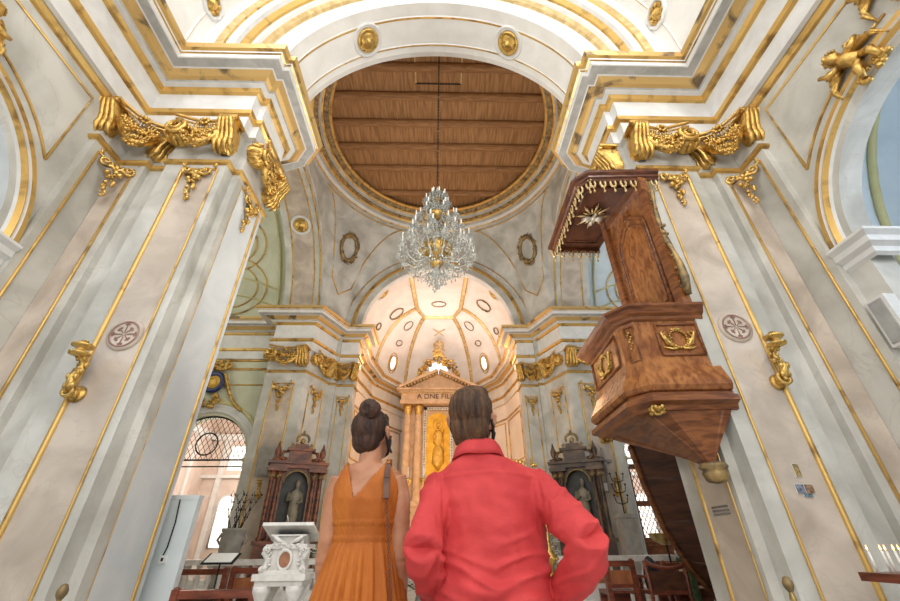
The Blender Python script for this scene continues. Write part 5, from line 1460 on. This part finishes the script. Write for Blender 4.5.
tag(m.build('carved_inscription'), 'faint three-line incised inscription low on the right pier', 'inscription', kind='thing')
m = MB('plaque_stone', 'old_stone'); m.b2((-6.45, 15.40, 3.35), (-5.85, 15.5, 4.35)); m.b2((-6.40, 15.385, 3.40), (-5.90, 15.40, 4.30), 1)
o = tag(m.build('grey_plaque'), 'plain grey stone plaque on the far left pier', 'plaque'); o.location = (0, 0, .0)
m = MB('plaque_stone', 'iron')
m.b2((5.92, 15.36, 3.2), (6.0, 15.45, 4.35)); m.b2((5.68, 15.36, 3.85), (6.24, 15.45, 3.94)); m.blob((5.96, 15.34, 3.95), (.07, .05, .1)); m.tube([(5.96, 15.34, 3.85), (5.96, 15.34, 3.4)], [.06, .03], 8)
o = tag(m.build('wall_crucifix'), 'grey-blue crucifix on the far right pier', 'crucifix'); o.location = (.15, 0, -.1)
m = MB('plaque_stone', 'paper'); m.b2((5.75, 15.4, 2.75), (6.10, 15.5, 3.1)); m.b2((5.80, 15.39, 2.80), (6.05, 15.4, 3.05), 1)
tag(m.build('small_plaque'), 'small square framed plaque just below the crucifix', 'plaque')
t = thing('column_loudspeaker', 'white column loudspeaker with a grey grille at the right edge', 'loudspeaker', (5.94, 4.38, 3.6), -pi/2)
m = MB('white_moulding'); m.b2((-.13, -.10, -.33), (.13, .06, .33)); m.build('case', t)
m = MB('grey_moulding'); m.b2((-.09, -.115, -.29), (.09, -.10, .29))
for k in range(18): m.b2((-.09, -.12, -.28+.032*k), (.09, -.114, -.27+.032*k))
m.build('grille', t)

# votive candle stand, stanchion post
t = thing('votive_stand', 'dark red votive stand with rows of thin candles at the right edge', 'candle stand', (4.42, 4.35, 0))
m = MB('bench_wood'); m.b2((-.30, -.28, .86), (.5, .20, .93)); m.b2((-.33, -.31, .90), (.53, -.28, .98)); m.build('tray', t)
m = MB('iron'); m.tube([(.1, 0, 0), (.1, 0, .86)], .03, 8); m.b2((-.2, -.2, 0), (.4, .15, .03)); m.build('pedestal', t)
mat('flame', (1, .6, .2), emit=(1, .50, .16), estr=5)
k = 0
for r_ in range(3):
    for q in range(5):
        x, y = 4.18+.13*q+.05*(r_ % 2), 4.14+.13*r_
        c = thing('votive_candle', 'thin votive candle, %s row of the tray, %s' % (('front', 'middle', 'back')[r_], ('first from left', 'second from left', 'third from left', 'fourth from left', 'last on right')[q]), 'candle', (x, y, .93), 0, 'votive candles')
        if k == 0:
            m = MB('candle_wax'); m.tube([(0, 0, 0), (0, 0, .17)], .010, 7); w1 = m.build('wax', c)
            m = MB('flame'); m.lathe([(0, .175), (.007, .19), (.004, .21), (0, .225)], 6); w2 = m.build('flame', c)
        else:
            for w_ in (w1, w2): o = w_.copy(); COL.objects.link(o); o.parent = c
        k += 1
t = thing('stanchion_post', 'dark brass knob of a stanchion at the bottom edge before the right pier', 'post', (3.36, 4.5, 0))
m = MB('brass'); m.lathe([(0, 0), (.16, 0), (.16, .02), (.03, .05), (.022, .70), (.03, .74), (.02, .77), (.02, .79)], 14); m.build('pole', t)
m = MB('grime_gilt'); m.lathe([(0, .78), (.025, .79), (.045, .83), (.045, .86), (.025, .90), (0, .91)], 14); m.build('knob', t)
t2 = dup(t, (-3.35, 4.6, 0), 0, 'dark knob just showing at the bottom edge before the left pier')

# ------------------------------------------------------------------ people
mat('skin', (.44, .20, .115), (.54, .27, .17), .5, scale=14)
mat('skin_warm', (.40, .17, .085), (.52, .25, .14), .45, scale=12)
mat('brown_hair', (.030, .013, .005), (.17, .080, .032), .6, scale=26, stretch=(1, 1, .15), bump=.6, bscale=90, ramp=(.35, .68))
mat('dark_hair', (.016, .007, .004), (.085, .034, .016), .6, scale=22, stretch=(1, 1, .2), bump=.6, bscale=80, ramp=(.35, .7))
mat('coral_linen', (.50, .030, .036), (.66, .058, .062), .75, scale=5, bump=.10, bscale=160)
mat('orange_linen', (.40, .105, .008), (.52, .155, .015), .7, scale=6, bump=.10, bscale=140)
mat('brown_leather', (.09, .035, .02), (.16, .07, .04), .5, scale=14)
mat('mask_fabric', (.012, .013, .018), rough=.7)
mat('trouser_cloth', (.30, .24, .17), (.38, .31, .22), .8, scale=9)
mat('eye_white', (.8, .78, .75), rough=.2)
mat('lip', (.42, .14, .12), rough=.5)

def blend_mesh(mb, name, voxel, smooth=4, factor=.6, parent=None, disp=None):
    """one continuous skin over the overlapping volumes of mb"""
    tmp = mb.build(name+'_volume')
    r = tmp.modifiers.new('remesh', 'REMESH'); r.mode = 'VOXEL'; r.voxel_size = voxel; r.use_smooth_shade = True
    s_ = tmp.modifiers.new('smooth', 'SMOOTH'); s_.iterations = smooth; s_.factor = factor
    bpy.context.view_layer.update()
    me = bpy.data.meshes.new_from_object(tmp.evaluated_get(bpy.context.evaluated_depsgraph_get()))
    old = tmp.data; bpy.data.objects.remove(tmp); bpy.data.meshes.remove(old)
    me.name = name
    if disp:
        nr = [v.normal.copy() for v in me.vertices]
        for v, n_ in zip(me.vertices, nr): v.co = v.co + n_*disp(v.co, n_)
    me.polygons.foreach_set('use_smooth', [True]*len(me.polygons))
    me.materials.clear(); me.materials.append(MATS[mb.mats[0]])
    o = bpy.data.objects.new(name, me); COL.objects.link(o)
    if parent: o.parent = parent
    return o
def loft(m, rows_, n=28, mi=0, pw=1.0):
    """rows: (z, cx, cy, rx, ry)"""
    rr = []
    for z, cx, cy, rx, ry in rows_:
        rr.append([(cx+rx*abs(cos(a))**pw*(1 if cos(a) > 0 else -1), cy+ry*sin(a), z) for a in [2*pi*j/n for j in range(n)]])
    ids = m.grid(rr, mi, True, cv=True)
    m.F(ids[0][::-1], mi); m.F(ids[-1], mi)
def ell(m, c, r, R=None, n=20):
    R = R or Matrix.Identity(3); rows = []
    for i in range(1, n):
        t = pi*i/n; rows.append([Vector(c)+R @ Vector((r[0]*sin(t)*cos(a), r[1]*sin(t)*sin(a), r[2]*cos(t))) for a in [2*pi*j/n for j in range(n)]])
    ids = m.grid(rows, 0, True, cv=True); m.F(ids[0][::-1], 0); m.F(ids[-1], 0)
def head_into(m, M, k=1.0):
    """head volumes, face towards local +y, origin at the skull centre"""
    M0 = m.M; m.M = M0 @ M @ Matrix.Scale(k, 4)
    ell(m, (0, -.008, .012), (.074, .094, .088))
    ell(m, (0, .030, -.045), (.058, .062, .072))
    ell(m, (0, .058, -.088), (.030, .030, .026))
    ell(m, (0, .078, .012), (.046, .018, .018))
    m.tube([(0, .085, .022), (0, .102, -.018), (0, .098, -.030)], [.008, .013, .010], 8)
    for sx in (-1, 1):
        ell(m, (sx*.012, .093, -.028), (.009, .010, .008), n=8)
        ell(m, (sx*.042, .064, -.022), (.020, .020, .018), n=10)
        m.tube([(sx*.072, .0, -.040), (sx*.086, -.010, -.014), (sx*.090, -.016, .012), (sx*.080, -.002, .020)], [.009, .012, .012, .009], 8)
    ell(m, (0, .088, -.055), (.022, .010, .010), n=10)
    m.M = M0
def hand_into(m, wrist, d, palm_n, side, curl=.5, k=1.0):
    """palm with four unequal fingers and a thumb leaving its side near the base"""
    d = Vector(d).normalized(); pn = Vector(palm_n).normalized(); sd_ = d.cross(pn).normalized()*side
    w = Vector(wrist)
    Rm = Matrix((sd_, d, pn)).transposed()
    ell(m, w+d*.045*k, (.040*k, .050*k, .017*k), Rm, 12)
    for j, (off, ln) in enumerate(((-.028, .070), (-.009, .080), (.010, .074), (.028, .058))):
        p = w+d*.082*k+sd_*off*k; P = [w+d*.05*k+sd_*off*.8*k, p]
        dd = d.copy()
        for q in range(3):
            dd = (dd+pn*curl*.55).normalized(); p = p+dd*ln*k*(.42, .33, .25)[q]; P.append(p)
        m.tube(P, [.0095*k, .0098*k, .0090*k, .0082*k, .0060*k], 8)
    t0 = w+d*.018*k-sd_*.032*k
    m.tube([t0, t0+(d*.5-sd_*.85).normalized()*.034*k, t0+(d*.5-sd_*.85).normalized()*.034*k+(d*.85-sd_*.3+pn*.3).normalized()*.032*k, t0+(d*.5-sd_*.85).normalized()*.034*k+(d*.9-sd_*.1+pn*.5).normalized()*.058*k], [.013*k, .012*k, .011*k, .008*k], 8)
def face_details(root, M, k):
    for nm, mt_, pts, rr in (('eyes', 'eye_white', [(sx*.030, .074, .006) for sx in (-1, 1)], .0115), ('irises', 'dark_hair', [(sx*.030, .0835, .006) for sx in (-1, 1)], .0050)):
        m = MB(mt_); m.M = M @ Matrix.Scale(k, 4)
        for p in pts: ell(m, p, (rr, rr, rr), n=10)
        m.build(nm, root)
    m = MB('dark_hair'); m.M = M @ Matrix.Scale(k, 4)
    for sx in (-1, 1): m.tube([(sx*.014, .092, .026), (sx*.032, .090, .032), (sx*.050, .076, .026)], [.003, .004, .002], 6)
    m.build('eyebrows', root)
def mask_on(root, M, k, ear_side):
    m = MB('mask_fabric'); m.M = M @ Matrix.Scale(k, 4)
    rows = []
    for i in range(9):
        t = i/8; z = -.010-.095*t
        row = []
        for j in range(17):
            a = (j/16-.5)*2.2
            rr = .062-.012*t*t
            row.append((rr*sin(a)*(1+.05*(1-t)), .036+(.072-.012*abs(t-.4)*2)*cos(a), z+.028*abs(sin(a))*(t-.3)))
        rows.append(row)
    m.grid(rows, 0, True)
    for sx in (-1, 1):
        for z0 in (-.018, -.085): m.tube([(sx*.064, .055, z0), (sx*.074, .02, z0*.6-.012), (sx*.082, -.014, -.03 if z0 < -.05 else .008), (sx*.080, -.022, -.010)], .0028, 6)
        m.tube([(sx*.066, .045, -.035), (sx*.078, .012, -.052), (sx*.070, .020, -.085)], [.005, .006, .003], 6)
    o = m.build('face_mask', root)
    sm = o.modifiers.new('thickness', 'SOLIDIFY'); sm.thickness = .003; sm.offset = 1
def ridged(p, f, s_):
    v = noise.noise(Vector((p[0]*f[0]+s_, p[1]*f[1], p[2]*f[2]))); return (1-abs(v)*2.2)
# ---- the man
man = thing('person', 'man in a coral linen shirt seen from behind, right hand on his hip, looking up', 'person', (.27, 1.62, 0))
OM = Vector((-.27, -1.62, 0))
HM = Matrix.Translation((.232, 1.655, 1.612)) @ Matrix.Rotation(radians(-16), 4, 'Z') @ Matrix.Rotation(radians(10), 4, 'X')
def shifted(m, off):
    m.v = [(x+off.x, y+off.y, z+off.z) for x, y, z in m.v]; return m
b = MB('skin'); head_into(b, HM, 1.06)
b.tube([(.262, 1.625, 1.36), (.255, 1.63, 1.47), (.236, 1.65, 1.56), (.234, 1.655, 1.60)], [.070, .062, .060, .060], 14)
loft(b, [(.84, .275, 1.63, .150, .105), (.95, .275, 1.63, .155, .105), (1.05, .28, 1.63, .148, .100), (1.2, .28, 1.63, .165, .105), (1.32, .28, 1.63, .178, .105), (1.40, .277, 1.63, .155, .085), (1.45, .27, 1.63, .08, .06)])
b.tube([(.43, 1.62, 1.36), (.50, 1.53, 1.27), (.562, 1.43, 1.195)], [.050, .040, .036], 12)
b.tube([(.562, 1.43, 1.195), (.53, 1.55, 1.09), (.480, 1.69, 1.00)], [.040, .038, .028], 12)
hand_into(b, (.480, 1.69, 1.00), (-.35, .75, -.30), (-.8, -.5, 0), 1, .35)
b.tube([(.115, 1.62, 1.36), (.075, 1.55, 1.26), (.046, 1.46, 1.165)], [.050, .040, .034], 12)
b.tube([(.046, 1.46, 1.165), (.06, 1.60, 1.08), (.095, 1.76, 1.01)], [.038, .036, .028], 12)
hand_into(b, (.095, 1.76, 1.01), (.55, .45, -.35), (.5, -.8, 0), -1, .4)
for sx, fx in ((-1, .19), (1, .37)):
    b.tube([(.275+sx*.075, 1.63, .90), (fx-sx*.0, 1.63, .48), (fx, 1.61, .09)], [.085, .058, .040], 12)
    ell(b, (fx, 1.66, .05), (.042, .125, .045))
shifted(b, OM); blend_mesh(b, 'body', .0060, 5, .5, man)
face_details(man, Matrix.Translation(OM) @ HM, 1.06); mask_on(man, Matrix.Translation(OM) @ HM, 1.06, 1)
# hair
h = MB('brown_hair'); h.M = Matrix.Translation(OM) @ HM @ Matrix.Scale(1.06, 4)
ell(h, (0, -.018, .030), (.083, .100, .094)); ell(h, (0, -.056, -.030), (.071, .056, .076)); ell(h, (0, .030, .080), (.068, .064, .044)); ell(h, (.012, .015, .098), (.055, .07, .034))
ell(h, (0, -.066, -.075), (.050, .034, .034))
HMi = (Matrix.Translation(OM) @ HM).inverted()
def hair_disp(p, n_):
    q = HMi @ p; a = atan2(q.x, -q.y)
    return .0080*noise.noise(Vector((a*8+q.z*7, q.z*12, 3)))+.0045*noise.noise(Vector((a*30+q.z*16, q.z*22, 9)))
blend_mesh(h, 'hair', .0045, 3, .5, man, hair_disp)
# shirt
s_ = MB('coral_linen')
loft(s_, [(.86, .278, 1.63, .205, .135), (.95, .278, 1.63, .200, .135), (1.03, .275, 1.63, .195, .130), (1.12, .275, 1.63, .192, .128), (1.22, .277, 1.63, .200, .130), (1.32, .278, 1.63, .212, .128), (1.385, .276, 1.63, .200, .112), (1.43, .270, 1.63, .150, .092), (1.465, .262, 1.63, .095, .078)], 36)
s_.tube([(.40, 1.625, 1.355), (.455, 1.62, 1.345), (.500, 1.545, 1.285), (.538, 1.480, 1.230), (.565, 1.432, 1.190)], [.075, .076, .066, .060, .055], 18)
s_.tube([(.565, 1.430, 1.195), (.558, 1.48, 1.13), (.53, 1.56, 1.07), (.495, 1.655, 1.015)], [.056, .060, .055, .045], 18)
s_.tube([(.15, 1.625, 1.355), (.108, 1.62, 1.345), (.080, 1.57, 1.28), (.060, 1.51, 1.22), (.048, 1.46, 1.165)], [.075, .068, .060, .056, .052], 18)
s_.tube([(.046, 1.46, 1.17), (.052, 1.52, 1.12), (.065, 1.62, 1.07), (.088, 1.735, 1.025)], [.051, .053, .048, .042], 18)
shifted(s_, OM)
def shirt_disp(p, n_):
    X, Z = p.x+.27, p.z
    d_ = .0075*noise.noise(p*8)+.0045*noise.noise(Vector((p.x*16, p.y*10, p.z*28)))
    # sweeping horizontal folds at the small of the back, diagonal folds in the sleeves
    wz = math.exp(-((Z-1.08)/.10)**2)
    if .09 < X < .48: d_ += .030*wz*max(ridged((X+.25*Z, p.y, Z-.22*abs(X-.28)+.02*noise.noise(Vector((X*6, 0, 4)))), (4.5, 2, 17), 2)-.3, 0)*(.5+abs(noise.noise(Vector((X*7, Z*9, 6))))*1.8)
    if X > .47 or X < .09:
        d_ += .010*max(ridged((X*.8+Z*.6, p.y, Z-X*.9), (8, 6, 13), 7)-.3, 0)
    d_ += .009*max(ridged((X, p.y, Z), (8, 6, 5), 5)-.5, 0)
    # yoke seam and armhole seams
    d_ += .003*math.exp(-((Z-1.375-.02*cos((X-.27)*8))/.006)**2)*(1 if n_.y < 0 else 0)
    for sx in (.115, .445): d_ -= .005*math.exp(-((X-sx-(1.30-Z)*.05*(1 if sx < .2 else -1))/.007)**2)*(1 if 1.2 < Z < 1.40 else 0)
    return d_
blend_mesh(s_, 'shirt', .0055, 5, .5, man, shirt_disp)
c = MB('coral_linen')
rows = []
for rr, z in ((.076, 1.440), (.074, 1.470), (.073, 1.500), (.078, 1.508), (.086, 1.497), (.096, 1.470), (.102, 1.452)):
    rows.append([(.250+OM.x+rr*1.02*cos(a), 1.632+OM.y+rr*.92*sin(a)+.006*(z-1.45)*20*0, z-.012*sin(a)+.003*sin(5*a)) for a in [pi*.62+ (2*pi-.24*pi)*j/40 for j in range(41)]])
c.grid(rows, 0, True)
o = c.build('collar', man); q = o.modifiers.new('thickness', 'SOLIDIFY'); q.thickness = .004
t_ = MB('trouser_cloth')
loft(t_, [(.78, .275, 1.63, .170, .120), (.90, .275, 1.63, .172, .122), (1.0, .275, 1.63, .165, .115)])
for sx, fx in ((-1, .19), (1, .37)): t_.tube([(.275+sx*.08, 1.63, .88), (fx, 1.63, .48), (fx, 1.61, .10)], [.100, .080, .072], 16)
shifted(t_, OM); blend_mesh(t_, 'trousers', .010, 4, .5, man, lambda p, n_: .004*noise.noise(p*12))
for fx in (.19, .37):
    f = MB('brown_leather'); ell(f, (fx+OM.x, 1.665+OM.y, .045), (.050, .140, .045)); f.b2((fx-.045+OM.x, 1.54+OM.y, 0), (fx+.045+OM.x, 1.79+OM.y, .02)); f.build('shoe', man)

# ---- the woman
wom = thing('person', 'woman in a sleeveless orange dress with her brown hair in a bun, seen from behind', 'person', (-.185, 1.75, 0))
OW = Vector((.185, -1.75, 0))
WX = -.185
HW = Matrix.Translation((-.192, 1.785, 1.590)) @ Matrix.Rotation(radians(-24), 4, 'Z') @ Matrix.Rotation(radians(10), 4, 'X')
b = MB('skin_warm'); head_into(b, HW, .95)
b.tube([(WX, 1.755, 1.34), (WX, 1.757, 1.43), (WX-.004, 1.77, 1.51), (WX-.004, 1.785, 1.56)], [.060, .050, .046, .048], 14)
loft(b, [(.80, WX, 1.76, .140, .110), (.92, WX, 1.76, .150, .110), (1.05, WX, 1.76, .122, .090), (1.20, WX, 1.76, .104, .080), (1.28, WX, 1.76, .118, .085), (1.36, WX, 1.76, .130, .082), (1.430, WX, 1.76, .126, .062), (1.462, WX, 1.76, .075, .050)])
ell(b, (WX-.045, 1.700, 1.33), (.050, .030, .065)); ell(b, (WX+.045, 1.700, 1.33), (.050, .030, .065))
b.tube([(-.296, 1.757, 1.408), (-.314, 1.755, 1.33), (-.318, 1.75, 1.12)], [.044, .040, .033], 12)
b.tube([(-.318, 1.75, 1.12), (-.305, 1.79, .99), (-.290, 1.84, .88)], [.033, .031, .022], 12)
hand_into(b, (-.290, 1.84, .88), (.1, .25, -1), (1, 0, 0), 1, .3, .9)
b.tube([(-.080, 1.757, 1.408), (-.056, 1.755, 1.33), (-.044, 1.75, 1.13)], [.046, .042, .035], 12)
b.tube([(-.044, 1.75, 1.13), (-.046, 1.80, 1.0), (-.062, 1.86, .90)], [.035, .031, .022], 12)
hand_into(b, (-.062, 1.86, .90), (-.1, .3, -1), (-1, 0, 0), -1, .5, .9)
for sx in (-1, 1):
    fx = WX+sx*.08
    b.tube([(WX+sx*.07, 1.76, .86), (fx, 1.75, .47), (fx, 1.74, .08)], [.080, .050, .032], 12); ell(b, (fx, 1.79, .045), (.036, .110, .040))
shifted(b, OW); blend_mesh(b, 'body', .0055, 5, .5, wom)
face_details(wom, Matrix.Translation(OW) @ HW, .95); mask_on(wom, Matrix.Translation(OW) @ HW, .95, 1)
h = MB('dark_hair'); h.M = Matrix.Translation(OW) @ HW @ Matrix.Scale(.95, 4)
ell(h, (0, -.016, .022), (.082, .098, .090)); ell(h, (0, -.050, -.030), (.066, .056, .062)); ell(h, (0, .035, .062), (.062, .050, .034))
HWi = (Matrix.Translation(OW) @ HW).inverted()
def hair2(p, n_):
    q = HWi @ p; a = atan2(q.x, -q.y); r_ = sqrt(q.x**2+(q.z-.06)**2)
    return .0030*noise.noise(Vector((atan2(q.x, q.z-.07)*8, r_*10, 3)))+.0020*noise.noise(Vector((atan2(q.x, q.z-.07)*24, r_*18, 9)))
blend_mesh(h, 'hair', .0045, 3, .5, wom, hair2)
h = MB('dark_hair'); h.M = Matrix.Translation(OW) @ HW @ Matrix.Scale(.95, 4) @ Matrix.Translation((.036, -.066, .098))
ell(h, (0, 0, 0), (.046, .040, .038))
for q in range(3):
    P = [((.039-.008*q)*cos(a+q), -.018-.007*q, (.034-.007*q)*sin(a+q)) for a in [2*pi*j/14*1.1 for j in range(14)]]
    h.tube(P, .013-.001*q, 8)
blend_mesh(h, 'hair_bun', .004, 2, .5, wom, lambda p, n_: .0018*noise.noise(p*70))
# dress: fitted bodice with a deep V back, gathered skirt below a ruched band
d_ = MB('orange_linen')
NA, rowsd = 168, []
zs = [1.478-.0072*i for i in range(46)] + [1.152-.0115*i for i in range(1, 68)]
prof_w = [(1.48, .085, .056), (1.463, .110, .062), (1.430, .139, .076), (1.38, .138, .092), (1.33, .136, .100), (1.28, .127, .094), (1.24, .116, .089), (1.21, .112, .087), (1.185, .113, .088), (1.15, .126, .102), (1.0, .160, .132), (.9, .168, .142), (.7, .195, .165), (.38, .235, .20)]
def pw_(z):
    for (z0, a0_, b0_), (z1, a1_, b1_) in zip(prof_w, prof_w[1:]):
        if z <= z0 and z >= z1:
            t = (z0-z)/(z0-z1); return a0_+(a1_-a0_)*t, b0_+(b1_-b0_)*t
    return prof_w[-1][1:] if z < 1 else prof_w[0][1:]
P3 = []
for z in zs:
    rx, ry = pw_(z); row = []
    for j in range(NA):
        a = 2*pi*j/NA; amp = 0
        if z < 1.20: g_ = min((1.20-z)/.16, 1); amp = .0095*g_*(sin(a*26+2*sin(a*3))+.5*sin(a*41+z*5)) + .004*g_*sin(a*9+z*8)
        elif z < 1.245: amp = .0016*sin(a*44+z*300)+.002*noise.noise(Vector((a*12, z*90, 1)))
        else: amp = .004*max(ridged((a*1.2, 0, z+.10*a), (3, 1, 15), 3)-.4, 0)
        if 1.195 < z < 1.203 or 1.243 < z < 1.251: amp += .005
        row.append(Vector((WX+(rx+amp)*cos(a), 1.76+(ry+amp)*sin(a), z)))
    P3.append(row)
ids = [[d_.V(p+OW) for p in r] for r in P3]
for i in range(len(zs)-1):
    for j in range(NA):
        p = (P3[i][j]+P3[i+1][(j+1) % NA])/2; keep = True
        back = p.y < 1.76
        x = p.x-WX
        if back:
            # deep V, its point a little left of the spine
            vz, vx = 1.325, -.034
            dz = p.z-vz
            if dz > 0 and -.36*dz < x-vx < .80*dz: keep = False
        elif p.z > 1.42 and abs(x) < (p.z-1.42)*1.6+.02: keep = False
        # armholes
        if p.z > 1.285 and abs(x) > .136-.42*max(p.z-1.34, 0) and abs(p.y-1.76) < .058+.1*max(p.z-1.41, 0): keep = False
        if keep: d_.F((ids[i][j], ids[i][(j+1) % NA], ids[i+1][(j+1) % NA], ids[i+1][j]), 0, True)
o = d_.build('dress', wom); q = o.modifiers.new('thickness', 'SOLIDIFY'); q.thickness = .003; q.offset = 1
# shoulder strap of the bag, leather then chain
sp = MB('brown_leather')
pts = [(WX+.072, 1.82, 1.43), (WX+.078, 1.765, 1.476), (WX+.080, 1.70, 1.447), (WX+.083, 1.668, 1.395), (WX+.087, 1.657, 1.325)]
for k in range(len(pts)-1):
    a, b_ = Vector(pts[k])+OW, Vector(pts[k+1])+OW
    w_ = Vector((.011, 0, 0)); nn = (b_-a).cross(w_).normalized()*.0025; nn = nn if nn.y < 0 else -nn
    sp.grid([[a-w_+nn*2, a+w_+nn*2, a+w_-nn, a-w_-nn], [b_-w_+nn*2, b_+w_+nn*2, b_+w_-nn, b_-w_-nn]], 0, False, cv=True)
stp = sp.build('bag_strap', wom)
mat('strap_chain', (.20, .11, .08), rough=.4, metal=.6)
cm = MB('strap_chain')
for k in range(44):
    t = k/43; p = Vector((WX+.088+.048*t, 1.655-.012*sin(t*3), 1.322-.37*t))+OW
    R = Matrix.Rotation(pi/2*(k % 2), 3, 'Z')
    cm.tube([p+R @ Vector((.0045*cos(a), 0, .0062*sin(a))) for a in [2*pi*j/6 for j in range(6)]], .0016, 4, closed=True)
cm.build('strap_chain', wom)
bg = thing('handbag', 'small brown handbag hanging at the woman\'s right side', 'handbag', (WX+.150, 1.655, .84))
m = MB('brown_leather'); m.b2((-.055, -.02, -.07), (.055, .03, .09)); m.build('bag_body', bg)
m = MB('brown_leather'); m.b2((-.057, -.026, .02), (.057, -.02, .095)); m.build('flap', bg)
for sx in (-1, 1):
    f = MB('brown_leather'); fx = WX+sx*.08; ell(f, (fx+OW.x, 1.79+OW.y, .035), (.042, .122, .036)); f.build('shoe', wom)
